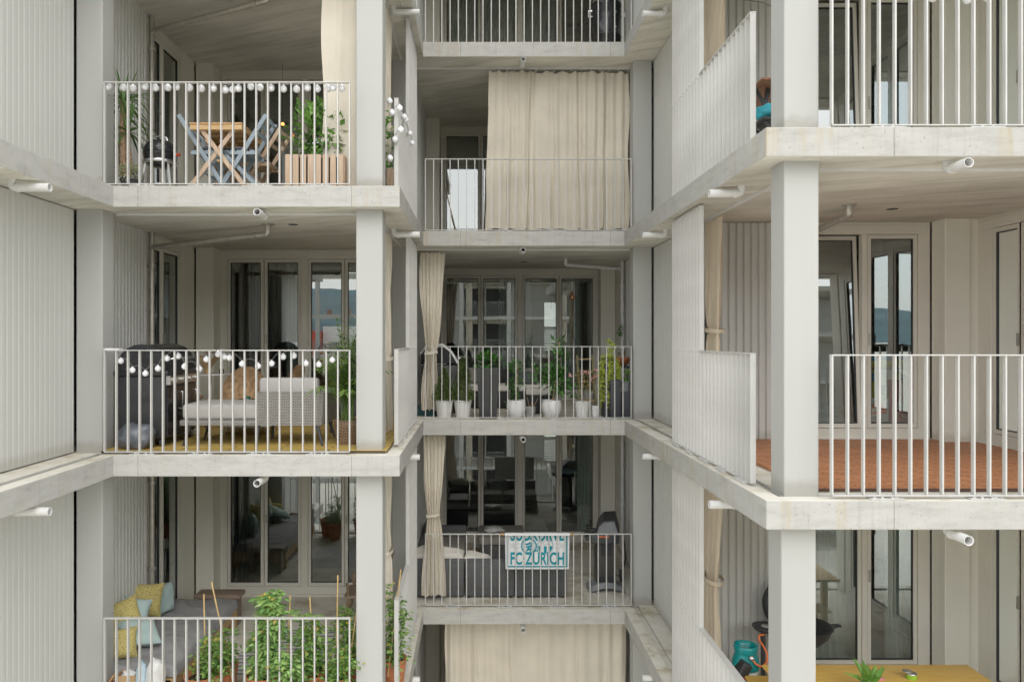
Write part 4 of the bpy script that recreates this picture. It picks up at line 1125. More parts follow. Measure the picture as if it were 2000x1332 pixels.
def chaise():
    x0, xm, x1, y0, y1 = -3.40, -2.515, -1.75, 8.72, 9.52
    t = thing('wicker_lounger', 'grey wicker chaise lounge with pale grey cushions', 'lounger', ((x0+x1)/2, (y0+y1)/2, fd))
    MB().bbox(x0, xm, y0, y1, fd+.235, fd+.295, .012).build('frame', M['wicker'], t)
    bk = MB()  # curved back shell: back panel and right arm
    path = [(xm, y0), (x1-.06, y0), (x1-.015, y0+.03), (x1, y0+.08), (x1+.02, y1)]
    zt = [.615, .615, .61, .60, .56]
    pin = [(xm, y0+.05), (x1-.10, y0+.05), (x1-.07, y0+.07), (x1-.055, y0+.10), (x1-.04, y1)]
    n = len(path); vs = []
    for (x, y), z in zip(path, zt): vs += [(x-(.03 if x > x1-.1 else 0), y+.02, fd+.235), (x, y, fd+z)]
    for (x, y), z in zip(pin, zt): vs += [(x-.02, y, fd+.235), (x, y, fd+z)]
    fs = []
    for i in range(n-1):
        a, b, c, d = 2*i, 2*i+1, 2*i+2, 2*i+3; o = 2*n
        fs += [(a,c,d,b), (a+o,b+o,d+o,c+o), (b,d,d+o,b+o), (a,a+o,c+o,c)]
    fs += [(0,1,1+2*n,2*n), (2*n-2, 4*n-2, 4*n-1, 2*n-1)]
    bk.add(vs, fs); bk.build('back', M['wicker'], t)
    MB().bbox(x0+.004, x1-.06, y0+.054, y1-.01, fd+.296, fd+.475, .06).build('seat_cushion', M['palegrey'], t)
    bc = MB(); ell(bc, ((xm+x1)/2-.02, y0+.16, fd+.63), .36, .11, .16, 24, 14); 
    MB().bbox(xm+.0, x1-.09, y0+.055, y0+.21, fd+.477, fd+.775, .06).build('back_cushion', M['palegrey'], t)
    for (xa, ya, dx) in ((x0+.10, y0+.06, -.07), (xm, y0+.06, -.02), (x1-.10, y0+.06, .07), (x0+.10, y1-.06, -.07), (xm-.02, y1-.06, .0), (x1-.10, y1-.06, .09)):
        MB().tube([(xa, ya, fd+.24), (xa+dx, ya-.02, fd)], [.022, .014], 10).build('leg', M['dkgrey'], t)
    a = thing('wicker_armchair', 'dark wicker seat with grey cushions behind the palm', 'armchair', (-1.6, 10.1, fd))
    MB().bbox(-1.98, -1.30, 9.95, 10.75, fd+.22, fd+.30, .015).build('frame', M['dwicker'], a)
    MB().bbox(-1.96, -1.36, 9.96, 10.70, fd+.301, fd+.46, .05).build('seat_cushion', M['taupe'], a); MB().bbox(-1.45, -1.32, 9.98, 10.7, fd+.47, fd+.80, .05).build('back_cushion', M['taupe'], a)
    MB().bbox(-1.30, -1.25, 9.95, 10.75, fd+.22, fd+.72, .02).build('backrest', M['dwicker'], a); MB().bbox(-1.98, -1.30, 9.89, 9.945, fd+.22, fd+.58, .02).build('armrest', M['dwicker'], a)
    for (x, y) in ((-1.92, 10.0), (-1.35, 10.0), (-1.92, 10.7), (-1.35, 10.7)): MB().tube([(x,y,fd+.22),(x,y,fd)], .018, 8).build('leg', M['dkgrey'], a)
chaise()
ct_ = thing('coffee_table', 'low round coffee table with thin legs half hidden by the lounger', 'table', (-2.98, 9.98, fd))
MB().lathe([(.34,.37),(.35,.375),(.35,.395),(.345,.40),(.001,.40)], 32, (-2.98,9.98,fd)).build('tabletop', M['greywood'], ct_)
for a in (30, 120, 210, 300): MB().tube([(-2.98+.25*math.cos(R(a)), 9.98+.25*math.sin(R(a)), fd+.37), (-2.98+.33*math.cos(R(a)), 9.98+.33*math.sin(R(a)), fd)], .008, 6).build('leg', M['white'], ct_)
MB().lathe([(.33,.10),(.34,.105),(.33,.11)], 32, (-2.98,9.98,fd)).build('ring', M['white'], ct_)
tag(MB().lathe([(.034,0),(.036,.005),(.038,.085),(.034,.085),(.031,.01)], 18, (-2.95,9.80,fd+.401)).build('glass_tumbler', M['greencup']), 'dark green glass tumbler on the low coffee table', 'glass')
wbx = thing('white_box', 'small white plastic box on the deck under the lounger edge', 'box', (-3.72, 9.8, fd))
MB().bbox(-3.82, -3.60, 9.74, 9.92, fd, fd+.10, .015).build('body', M['white'], wbx); MB().bbox(-3.80, -3.62, 9.76, 9.90, fd+.101, fd+.125, .01).build('lid', M['white'], wbx)
def frond_plant(label, x, y, z, n, H, spread, seed, mat, basket=None, pr=.16, ph=.28, name='potted_palm'):
    t = thing(name, label, 'potted plant', (x, y, z)); rnd = random.Random(seed)
    MB().lathe([(pr*.82,0),(pr*.9,ph*.2),(pr,ph*.75),(pr*1.02,ph),(pr*.93,ph),(pr*.9,ph*.85),(.001,ph*.84)], 28, (x,y,z)).build('pot', basket or M['basket'], t)
    st = MB(); lv = MB()
    for i in range(n):
        az = rnd.uniform(0, 2*PI); k = rnd.random(); sp_ = spread*(.22+1.15*k); h = H*(1-.30*k)*rnd.uniform(.75,1.05)
        b = Vector((x+rnd.gauss(0,.03), y+rnd.gauss(0,.03), z+ph*.85)); pts = []
        for j in range(9):
            s = j/8; pts.append(b + Vector((math.cos(az)*sp_*s**1.8, math.sin(az)*sp_*s**1.8*.8, h*(s-.42*k*s**3.2-.10*s*s))))
        st.tube(pts, [.006*(1-.7*j/8) for j in range(9)], 5)
        for j in range(3, 9):
            for q in range(2):
                for sd in (-1, 1):
                    s = pts[j]-(pts[j]-pts[j-1])*q*.5; d = (pts[j]-pts[j-1]).normalized(); sdv = d.cross(Vector((0,0,1)));
                    sdv = sdv.normalized() if sdv.length > .01 else Vector((1,0,0))
                    lv.leaf(s, d*.7 + sdv*sd*.6 + Vector((0,0,-.45)), (0,0,1), rnd.uniform(.14,.26)*(1.2-.06*j), .021, .06)
    st.build('stems', M['lf_palm'], t); lv.build('fronds', mat, t)
    return t
frond_plant('feathery palm in a brown woven basket beside the column', -1.53, 8.98, fd, 44, 1.32, .50, 4, M['lf_palm'])
P = [(236,705),(258.6,723),(284,729.6),(308.6,720),(326,700),(348,695.6),(360.5,716),(389,720.6),(403,702),(426,692),(438,697),(448,699),(473,711),(504,715),(530.5,710),(553,697),(574,695),(597.5,710),(622.5,712),(649,703)]
string_lights('looped string of white globe lights along the railing before the wicker lounger', [(pX(a,8.40), 8.40, pZ(b,8.40)) for a, b in P], .033, .028)
tg = MB().box(-4.06, -3.90, 8.31, 8.42, fl+1.134, fl+1.15).build('tape', M['whitebag']); tag(tg, 'strip of pale tape round the left end of the middle railing', 'tape')

# ================================================================ lower left balcony: daybed and tomatoes
f = -1; fl = FT(-1)
def daybed():
    x0, x1, y0, y1 = -4.42, -3.48, 8.74, 11.0
    t = thing('daybed', 'wooden daybed with a rumpled grey sheet against the corrugated wall', 'daybed', ((x0+x1)/2, (y0+y1)/2, fl))
    fr = MB()
    fr.bbox(x0, x1, y0-.04, y0-.005, fl+.12, fl+.30, .008); fr.bbox(x0, x1, y1, y1+.035, fl+.12, fl+.30, .008); fr.bbox(x1-.035, x1, y0, y1, fl+.14, fl+.30, .008); fr.bbox(x0, x0+.035, y0, y1, fl+.14, fl+.30, .008)
    for k in range(9): yy = y0+.1+k*.26; fr.box(x0+.035, x1-.035, yy, yy+.09, fl+.245, fl+.265)
    fr.build('frame', M['pine'], t)
    for (x, y) in ((x0+.04,y0), (x1-.04,y0), (x0+.04,y1), (x1-.04,y1)): MB().bbox(x-.045, x+.045, y-.04, y+.04, fl, fl+.30, .006).build('leg', M['pine'], t)
    def fn(u, v):
        x = x0+.01+(x1-x0+.03)*u; y = y0-.01+(y1-y0+.02)*v
        z = fl+.44 + .018*noise.noise((x*2.3, y*2.3, 0)) + .020*noise.noise((x*9+y*5, y*2.5, 3)) + .020*abs(noise.noise((x*3-y*7, (x+y)*2.5, 7))) + .006*math.sin(14*(x+y*.6)+2*noise.noise((x*3,y*3,9)))
        e = min(u, 1-u, v*2.2, (1-v)*2.2)
        if e < .035: z -= .12*(1-e/.035)**1.5
        return (x, y, z)
    MB().grid(fn, 46, 84).build('mattress', M['sheet'], t)
    b = thing('wooden_board', 'grey-brown wooden board at the far end of the daybed', 'board', (-3.8, 11.15, fl))
    MB().bbox(-4.10, -3.44, 11.06, 11.34, fl+.40, fl+.46, .012).build('board', M['greywood'], b)
    for xx in (-4.02, -3.52): MB().box(xx-.03, xx+.03, 11.1, 11.3, fl, fl+.399).build('leg', M['greywood'], b)
daybed()
def pil(label, px, py, Y, w, h, rot, mat, seed, grp):
    o = pillow_mb(MB(), (pX(px,Y), Y, pZ(py,Y)), w, h, .085, Euler(tuple(R(a) for a in rot)), seed).build('pillow', mat); tag(o, label, 'pillow', grp)
G = 'pillows on the daybed'
pil('large yellow patterned pillow leaning against the corrugated wall', 283, 1172, 10.0, .44, .44, (78, 8, 28), M['yellow_f'], 1, G)
pil('pale blue pillow standing upright right of the yellow pillow', 316, 1171, 10.35, .40, .40, (85, 0, 68), M['teal_f'], 2, G)
pil('yellow patterned pillow at the left corner beside the column', 241, 1203, 9.35, .40, .40, (75, -14, 32), M['yellow_f'], 3, G)
pil('pale blue pillow propped between the two yellow pillows', 264, 1195, 9.55, .34, .36, (58, 14, 20), M['teal_f'], 4, G)
pil('pale blue pillow lying flat on the grey sheet', 272, 1235, 9.25, .46, .44, (24, 8, 40), M['teal_f'], 5, G)
pil('yellow patterned pillow slipped down at the front left corner', 238, 1256, 8.98, .34, .36, (62, 0, 25), M['yellow_f'], 6, G)
rg = MB().grid(lambda u, v: (-3.15+1.15*u, 9.5+1.45*v, fl+.004+.006*max(0, noise.noise((u*5, v*5, 0)))), 20, 24).build('striped_rug', M['rug']); tag(rg, 'grey and white striped rug on the concrete floor', 'rug')
def tomato(label, x, y, potr, H, W, n, seed, canes=(), mat=None, ph=.36, ls=1.0):
    t = thing('tomato_plant', label, 'potted plant', (x, y, fl), 'tomato plants in terracotta pots'); rnd = random.Random(seed)
    MB().lathe(pot_lathe(potr*.72, potr, ph, .014), 26, (x, y, fl)).build('pot', M['terra'], t); soil_disc(t, (x, y, fl+ph-.05), potr*.9)
    st = MB(); lv = MB()
    ns = max(3, n//60)
    for i in range(ns):
        b = Vector((x+rnd.gauss(0,.05), y+rnd.gauss(0,.05), fl+ph-.05)); h = H*rnd.uniform(.6, 1.0); pts = []
        tx, ty = rnd.uniform(-W, W)*.8, rnd.uniform(-W, W)*.6
        for j in range(8):
            s = j/7; pts.append(b + Vector((tx*s+.03*math.sin(9*s+i), ty*s, h*s)))
        st.tube(pts, [.008*(1-.6*j/7) for j in range(8)], 5)
        per = max(3, n//ns//7)
        for j in range(1, 8):
            for k in range(per):
                a = rnd.uniform(0, 2*PI); lean = Vector((math.cos(a), math.sin(a), rnd.uniform(-.25,.5))).normalized()
                ln_ = rnd.uniform(.10,.22)*(1.15-.5*j/8)
                p0 = pts[j] + Vector((0,0,rnd.uniform(-.05,.05)))
                # compound leaf: five leaflets along a drooping rachis
                for q in range(5):
                    s = (q//2+1)/3; c = p0 + lean*ln_*s + Vector((0,0,-.35*ln_*s*s)); sd = (-1 if q % 2 else 1) if q < 4 else 0
                    side = Vector((-lean.y, lean.x, 0))*sd
                    lv.leaf(c, lean*.6+side+Vector((0,0,-.3)), (rnd.uniform(-.4,.4), rnd.uniform(-.6,.2), 1), ls*rnd.uniform(.045,.080), ls*rnd.uniform(.026,.044), .12)
    st.build('stems', M['lf_tomato'], t); lv.build('leaves', mat or M['lf_tomato'], t)
    fm = MB()
    for i in range(n//18):
        q = Vector((x+rnd.uniform(-W,W)*.8, y+rnd.uniform(-W,.0)*.6, fl+ph+rnd.uniform(.1,.9)*H))
        for k in range(5): fm.leaf(q, (math.cos(k*1.26), -.4, math.sin(k*1.26)), (0,-1,0), .016, .012, .1)
    fm.build('flowers', M['yflower'], t)
    for i, (a, b) in enumerate(canes): MB().tube([a, b], [.009, .008], 7).build('cane', M['bamboo'], t)
    return t
def cane(px0, py0, px1, py1, Y0, Y1=None): Y1 = Y1 or Y0; return ((pX(px0,Y0), Y0, pZ(py0,Y0)), (pX(px1,Y1), Y1, fl+.2))
tomato('tallest tomato plant rising above the railing in the middle', pX(515,8.72), 8.72, .20, 1.04, .20, 230, 21, [cane(567,1162,560,0,8.8)], M['lf_tomlight'], ls=1.55)
tomato('bushy tomato plant with a slanting cane in front of the daybed', pX(395,8.72), 8.72, .20, .52, .26, 130, 22, [cane(398,1160,402,0,8.8), cane(413,1136,455,0,8.85)])
tomato('tomato plant with two bamboo canes right of the tallest one', pX(605,8.75), 8.75, .19, .74, .28, 130, 23, [cane(605,1165,615,0,8.8)], ls=1.2)
tomato('dense low tomato plant at the right end of the railing', pX(655,8.70), 8.70, .19, .44, .28, 120, 24, [cane(660,1123,656,0,8.85)])
tomato('dark green tomato plant half behind the column', pX(690,9.2), 9.2, .17, .62, .18, 130, 25, [cane(697,1190,680,0,9.1)])
tomato('narrow tomato plant in the gap right of the column', pX(768,9.15), 9.15, .16, 1.05, .12, 150, 26, [((pX(783,9.0), 9.0, pZ(1112,9.0)), (pX(757,9.0), 9.0, fl+.2))])
tomato('small tomato plant between the daybed and the tallest plant', pX(440,9.0), 9.0, .15, .36, .16, 70, 27)
tomato('low leafy tomato plant at the bottom middle of the railing', pX(580,8.58), 8.58, .17, .38, .26, 95, 28, (), M['lf_tomlight'], ls=1.2)
wp = thing('wooden_armchair', 'bentwood chair with curved brown legs half hidden by the column', 'chair', (-1.7, 11.3, fl))
for yy in (11.1, 11.6):
    MB().tube([(-1.98,yy,fl+.0),(-1.92,yy,fl+.16),(-1.88,yy,fl+.42),(-1.90,yy,fl+.62)], .022, 8).build('leg', M['bark'], wp)
    MB().tube([(-1.40,yy,fl),(-1.42,yy,fl+.3),(-1.36,yy,fl+.62),(-1.30,yy,fl+.95)], .022, 8).build('leg', M['bark'], wp)
MB().bbox(-1.95, -1.38, 11.08, 11.62, fl+.40, fl+.44, .02).build('seat', M['greywood'], wp); MB().bbox(-1.34, -1.30, 11.1, 11.6, fl+.65, fl+.95, .015).build('backrest', M['greywood'], wp)
# bags and things in the front left corner
Y = 8.55; lo = fl+.30
tag(blob(MB(), (pX(305,Y), Y, fl+.36), .10, .09, .23, 8, .3, 2.6).build('carrier_bag', M['whitebag']), 'white plastic carrier bag in front of the daybed', 'bag')
pb = thing('paper_bag', 'brown paper bag of rubbish in front of the daybed', 'bag', (pX(250,Y), Y, fl))
MB().add([(pX(234,Y),Y-.08,fl),(pX(268,Y),Y-.08,fl),(pX(266,Y),Y+.08,fl),(pX(236,Y),Y+.08,fl),(pX(233,Y),Y-.09,fl+.44),(pX(270,Y),Y-.09,fl+.45),(pX(268,Y),Y+.08,fl+.43),(pX(234,Y),Y+.07,fl+.45)], [(0,1,5,4),(1,2,6,5),(2,3,7,6),(3,0,4,7),(0,3,2,1)]).build('sack', M['paperbag'], pb)
blob(MB(), (pX(252,Y), Y, fl+.40), .08, .06, .07, 4, .4, 3).build('rubbish', M['whitebag'], pb)
tag(blob(MB(), (pX(277,Y), Y, fl+.30), .07, .08, .26, 12, .35, 3).build('printed_bag', M['lightblue']), 'crumpled pale printed bag between the paper bag and carrier bag', 'bag')
rc = thing('red_bucket', 'red lidded tub at the foot of the column, bottom left', 'tub', (pX(221,Y), Y, fl))
MB().lathe([(.07,0),(.085,.26),(.085,.27)], 20, (pX(221,Y),Y,fl)).build('tub', M['whitepot'], rc); MB().lathe([(.092,.272),(.092,.30),(.08,.315),(.001,.32)], 20, (pX(221,Y),Y,fl)).build('lid', M['red'], rc)
MB().bar((pX(212,Y),Y+.02,fl+.33),(pX(222,Y),Y+.02,fl+.41),.03,.02).build('handle', M['pine'], rc)
# ================================================================ middle balconies
f = 0; fl = FT(0)
def pot_plant(label, px, Y, name, r0, r1, h, curve=0.0, mat=None, group=None):
    x = pX(px, Y); t = thing(name, label, 'potted plant', (x, Y, fl), group)
    MB().lathe(pot_lathe(r0, r1, h, .012, curve), 28, (x, Y, fl)).build('pot', mat or M['whitepot'], t)
    soil_disc(t, (x, Y, fl+h-.045), r1*.88); return t, x
Y = 12.14
def conifer(label, px, H, seed):
    t, x = pot_plant(label, px, Y, 'potted_conifer', .105, .143, .285, group='dwarf conifers in white pots')
    MB().tube([(x,Y,fl+.22),(x,Y,fl+.3+H*.6)], [.014,.005], 7).build('trunk', M['bark'], t)
    foliage(MB(), (x, Y, fl+.26+H/2), .21, .21, H/2, 4600, .032, .014, seed, 'cone').build('foliage', M['lf_conifer'], t)
conifer('shorter dwarf conifer in a white pot beside the tied curtain', 867.5, .52, 31)
conifer('taller dwarf conifer in a white pot left of the black planter', 904, .69, 32)
def black_planter():
    x = pX(953, Y); t = thing('tall_planter', 'tall square black planter with leafy plant among the white pots', 'planter', (x, Y, fl))
    b, a, h = .135, .18, .79
    MB().add([(x-b,Y-b,fl),(x+b,Y-b,fl),(x+b,Y+b,fl),(x-b,Y+b,fl),(x-a,Y-a,fl+h),(x+a,Y-a,fl+h),(x+a,Y+a,fl+h),(x-a,Y+a,fl+h),
              (x-a+.02,Y-a+.02,fl+h),(x+a-.02,Y-a+.02,fl+h),(x+a-.02,Y+a-.02,fl+h),(x-a+.02,Y+a-.02,fl+h),(x-a+.03,Y-a+.03,fl+h-.06),(x+a-.03,Y-a+.03,fl+h-.06),(x+a-.03,Y+a-.03,fl+h-.06),(x-a+.03,Y+a-.03,fl+h-.06)],
             [(0,1,5,4),(1,2,6,5),(2,3,7,6),(3,0,4,7),(3,2,1,0),(4,5,9,8),(5,6,10,9),(6,7,11,10),(7,4,8,11),(8,9,13,12),(9,10,14,13),(10,11,15,14),(11,8,12,15),(12,13,14,15)]).build('pot', M['blackmatt'], t, .006)
    foliage(MB(), (x+.03, Y, fl+h+.09), .22, .17, .13, 260, .08, .05, 33).build('leaves', M['lf_dark'], t)
black_planter()
t, x = pot_plant('narrow climbing plant with a cane in a white pot', 1008, Y, 'potted_climber', .10, .138, .285, .03)
MB().tube([(x+.01,Y-.02,fl+.2),(x+.02,Y-.02,fl+.86)], .006, 6).build('cane', M['bamboo'], t)
foliage(MB(), (x-.01, Y, fl+.58), .17, .13, .33, 620, .055, .024, 34, 'column').build('leaves', M['lf_dark'], t)
foliage(MB(), (x, Y, fl+.85), .06, .06, .06, 30, .035, .014, 35).build('shoots', M['lf_shrub'], t)
x = pX(1036, Y); t = thing('zinc_bucket', 'small zinc bucket with dry twigs between two white pots', 'bucket', (x, Y, fl))
MB().lathe([(.065,0),(.088,.17),(.092,.175),(.086,.176),(.062,.02),(.001,.02)], 22, (x,Y,fl)).build('bucket', M['zinc'], t)
for (dx, dz) in ((-.05,.33),(.12,.31),(.02,.26)): MB().tube([(x,Y,fl+.08),(x+dx*.5,Y,fl+.2),(x+dx,Y-.02,fl+dz)], [.008,.004,.003], 6).build('twig', M['tanbark'], t)
def citrus():
    t, x = pot_plant('large glossy citrus tree in a rounded white pot', 1077, Y, 'potted_citrus_tree', .10, .145, .285, .035)
    MB().tube([(x+.02,Y,fl+.22),(x+.03,Y,fl+.34),(x+.06,Y,fl+.55),(x+.10,Y,fl+.9),(x+.13,Y,fl+1.2)], [.013,.012,.011,.008,.004], 8).build('trunk', M['tanbark'], t)
    lv = MB()
    foliage(lv, (x+.02, Y, fl+.58), .26, .17, .24, 420, .095, .050, 36); foliage(lv, (x+.13, Y, fl+.92), .13, .10, .26, 120, .09, .048, 37); foliage(lv, (x+.13, Y, fl+1.20), .11, .09, .07, 22, .10, .045, 38)
    foliage(lv, (x+.34, Y, fl+.42), .15, .10, .12, 36, .10, .048, 39); foliage(lv, (x-.24, Y+.3, fl+.70), .14, .1, .14, 50, .075, .04, 40)
    lv.build('leaves', M['lf_dark'], t)
citrus()
t, x = pot_plant('pale pink rose standard in a white pot', 1137, Y, 'potted_rose', .09, .118, .26)
MB().tube([(x,Y,fl+.2),(x+.01,Y,fl+.45)], .008, 7).build('trunk', M['bark'], t)
foliage(MB(), (x+.05, Y, fl+.60), .19, .14, .16, 380, .048, .026, 41).build('leaves', M['lf_rose'], t)
fm = MB(); rnd = random.Random(4)
for (dx, dz) in ((-.20,.67),(.02,.74),(.09,.72),(.20,.76),(.18,.66),(-.03,.70),(.12,.63)):
    for k in range(14): fm.leaf((x+dx+rnd.gauss(0,.012), Y-.09, fl+dz+rnd.gauss(0,.012)), (rnd.uniform(-1,1), rnd.uniform(-1,0), rnd.uniform(-1,1)), (0,-1,0), .026, .024, .15)
fm.build('flowers', M['pink'], t)
x = pX(1163, Y); t = thing('small_pot', 'small white pot with a grey printed pattern near the right end', 'pot', (x, Y, fl))
MB().lathe(pot_lathe(.052, .058, .19, .006), 20, (x,Y,fl)).build('pot', spotted('printed_white_pot', (.70,.70,.68), (.22,.23,.22), 20), t)
# trailing lime plant on a dark stand
x = pX(1187, 12.2); t = thing('trailing_plant', 'lime green trailing plant cascading over a dark stand', 'plant', (x, 12.2, fl))
MB().bbox(x-.06, x+.18, 12.24, 12.5, fl, fl+.80, .01).build('stand', M['dkgrey'], t)
MB().lathe(pot_lathe(.08,.11,.14), 18, (x+.03,12.3,fl+.801)).build('pot', M['dkgrey'], t)
lv = MB(); st = MB(); rnd = random.Random(12)
for i in range(40):
    a = rnd.uniform(PI*.9, PI*2.1); b = Vector((x+.02, 12.26, fl+.92)); pts = []; ln_ = rnd.uniform(.25, .95)
    for j in range(12):
        s = j/11; pts.append(b + Vector((math.cos(a)*.15*min(1, s*3)+.03*math.sin(6*s+i), math.sin(a)*.12*min(1, s*3), .05*math.sin(PI*min(1,s*3))-ln_*max(0, s-.18))))
    st.tube(pts, .003, 4)
    for p in pts[2:]:
        for k in range(3): lv.leaf(p, (rnd.uniform(-1,1), rnd.uniform(-1,.2), rnd.uniform(-.6,.4)), (0,-1,.5), rnd.uniform(.025,.042), .026, .1)
for i in range(4):
    pts = [Vector((x+.02, 12.26, fl+.9)) + Vector((.03*i*s, -.03*s, .34*s*(1-.1*i)+0)) for s in (0,.3,.6,.9,1)]
    st.tube(pts, .003, 4)
    for p in pts[1:]:
        for k in range(6): lv.leaf(p, (rnd.uniform(-1,1), rnd.uniform(-1,.2), rnd.uniform(-.6,.6)), (0,-1,.5), rnd.uniform(.03,.045), .028, .1)
st.build('stems', M['lf_lime'], t); lv.build('leaves', M['lf_lime'], t)
# dark planters, bowl and pots at the right end
t = thing('dark_planter', 'slim anthracite planter box left of the right column', 'planter', (2.14, 12.16, fl), 'anthracite planter boxes')
MB().bbox(2.07, 2.235, 12.06, 12.30, fl, fl+.60, .008).build('box', M['dkgrey'], t); foliage(MB(), (2.15,12.18,fl+.66), .10, .09, .08, 60, .05, .03, 44).build('leaves', M['lf_shrub'], t)
t = thing('dark_planter', 'low anthracite planter box against the right column', 'planter', (2.36, 12.2, fl), 'anthracite planter boxes')
MB().bbox(2.25, 2.405, 12.08, 12.34, fl, fl+.41, .008).build('box', M['dkgrey'], t)
t = thing('grey_pot', 'grey pot with green plant standing on the low anthracite box', 'potted plant', (2.32, 12.2, fl+.411))
MB().lathe(pot_lathe(.06,.075,.16), 18, (2.33,12.2,fl+.411)).build('pot', M['grey'], t); foliage(MB(), (2.33,12.2,fl+.67), .11, .09, .12, 110, .05, .026, 45).build('leaves', M['lf_shrub'], t)
t = thing('terracotta_bowl', 'terracotta bowl on a rack at the right end of the conifer balcony', 'bowl', (2.36, 12.75, fl+.80))
MB().lathe([(.10,0),(.16,.04),(.185,.12),(.19,.14),(.175,.14),(.15,.06),(.001,.05)], 24, (2.33,12.75,fl+.80)).build('bowl', M['terra'], t); soil_disc(t, (2.33,12.75,fl+.92), .17)
foliage(MB(), (2.38,12.75,fl+.97), .10, .08, .06, 40, .05, .02, 46).build('leaves', M['lf_rose'], t)
MB().bbox(2.15, 2.52, 12.6, 12.9, fl+.77, fl+.799, .005).build('rack', M['dkgrey'], t)
for (xx, yy) in ((2.17,12.62),(2.5,12.62),(2.17,12.88),(2.5,12.88)): MB().box(xx-.01, xx+.01, yy-.01, yy+.01, fl, fl+.769).build('leg', M['dkgrey'], t)
# plant ladder
t = thing('plant_ladder', 'greenish wooden ladder shelf behind the pink rose', 'shelf', (pX(1145,13.3), 13.3, fl))
x0, x1 = pX(1131,13.3), pX(1161,13.3)
for xx in (x0, x1):
    MB().bar((xx,13.1,fl),(xx,13.6,fl+.95),.03,.025).build('side_rail', plain('olive_wood_%d' % (xx > x0), (.25,.22,.10), .8, vary=.2), t)
for (z, y) in ((.18,13.2),(.50,13.35),(.88,13.52)): MB().bbox(x0+.016, x1-.016, y-.10, y+.08, fl+z, fl+z+.02, .004).build('shelf', M['pine'], t)
for i, (dx, z, y) in enumerate(((.05,.20,13.2),(.20,.20,13.2),(.08,.52,13.35),(.2,.52,13.35))):
    p = thing('tin_pot', ['left small tin pot on the lowest ladder shelf', 'right small tin pot on the lowest ladder shelf', 'left dark tin pot on the middle ladder shelf', 'right dark tin pot on the middle ladder shelf'][i], 'pot', (x0+dx,y,fl+z), 'tin pots on the ladder shelf')
    MB().lathe(pot_lathe(.035,.05,.10), 14, (x0+dx,y,fl+z+.001)).build('pot', M['zinc'] if i < 2 else M['dkgrey'], p); foliage(MB(), (x0+dx,y,fl+z+.13), .05, .05, .05, 24, .04, .02, 50+i).build('leaves', M['lf_shrub'], p)
# barbecue with white rim
def grill_c0():
    x, y = -.66, 13.1; t = thing('gas_grill', 'black barbecue with pale-rimmed angular hood behind the tied curtain', 'barbecue', (x, y, fl))
    MB().bbox(x-.30, x+.30, y-.25, y+.25, fl+.10, fl+.80, .01).build('cabinet', M['blackmatt'], t)
    pr = [(-.31,.82),(-.31,1.0),(-.22,1.13),(.05,1.15),(.20,1.03),(.31,.84)]
    n = len(pr); hd = MB(); vs = [(x+a, y-.24, fl+z) for a, z in pr]+[(x+a, y+.24, fl+z) for a, z in pr]
    hd.add(vs, [list(range(n))[::-1], list(range(n,2*n))]+[(i,(i+1)%n,(i+1)%n+n,i+n) for i in range(n)]); h = hd.build('hood', M['black'], t)
    MB().tube([(x+a, y-.25, fl+z) for a, z in pr[1:]], .02, 8).build('rim', M['white'], h)
    MB().tube([(x+.31,y-.2,fl+.92),(x+.40,y-.2,fl+.92)], .012, 8).build('handle', M['white'], h)
    MB().bbox(x+.305, x+.46, y-.2, y+.2, fl+.76, fl+.79, .006).build('side_shelf', M['pine'], t)
    for (dx, dy) in ((-.25,-.2),(.25,-.2),(-.25,.2),(.25,.2)): MB().tube([(x+dx,y+dy,fl+.10),(x+dx,y+dy,fl)], .02, 8).build('leg', M['blackmatt'], t)
grill_c0()
tb = thing('storage_tub', 'dark teal storage tub behind the foot of the tied curtain', 'tub', (-.86, 12.5, fl))
MB().bbox(-1.03, -.58, 12.42, 12.75, fl, fl+.13, .015).build('tub', M['darkteal'], tb); MB().bbox(-1.03, -.60, 12.41, 12.76, fl+.132, fl+.15, .006).build('lid', M['darkteal'], tb)
# black lounge set
def lounge(label, x0, x1, y0, y1, back, seed):
    t = thing('lounge_sofa', label, 'sofa', ((x0+x1)/2, (y0+y1)/2, fl), 'black lounge furniture with cream cushions')
    MB().bbox(x0, x1, y0, y1, fl+.02, fl+.30, .015).build('frame', M['bwicker'], t)
    MB().bbox(x0+.04, x1-.04, y0+.04, y1-.1, fl+.302, fl+.42, .045).build('seat_cushion', M['cream'], t)
    if back: MB().bbox(x0, x1, y1-.09, y1, fl+.30, fl+.66, .02).build('backrest', M['bwicker'], t); pillow_mb(MB(), ((x0+x1)/2-.1, y1-.19, fl+.56), .5, .32, .07, Euler((R(80),0,0)), seed).build('back_cushion', M['taupe'], t)
lounge('black lounge sofa with cream cushions behind the black planter', -.25, .55, 13.7, 14.5, True, 3)
lounge('black lounge sofa with cream cushions behind the citrus tree', .60, 1.35, 13.7, 14.5, True, 4)
lounge('black footstool with cream cushion right of the zinc bucket', .75, 1.25, 12.75, 13.25, False, 5)
tag(pillow_mb(MB(), (.85, 14.05, fl+.53), .42, .30, .07, Euler((R(50), 0, .2)), 9).build('pillow', M['cushion']), 'dark pillow on the lounge sofa behind the zinc bucket', 'pillow')
lp = thing('pendant_lamp', 'small copper bulb hanging on a thin cord from the drain pipe', 'lamp', (pX(1118,13.75), 13.75, pZ(580,13.75)))
lx, ly, lz = lp.location; MB().tube([(lx,ly,lz+.08),(lx,ly,SB(1)-.13)], .0025, 5).build('cord', M['white'], lp); MB().lathe([(.001,-.07),(.03,-.055),(.045,-.01),(.03,.04),(.014,.07),(.014,.10),(.001,.105)], 16, (lx,ly,lz)).build('shade', plain('copper_wire', (.35,.16,.08), .3, .7), lp)
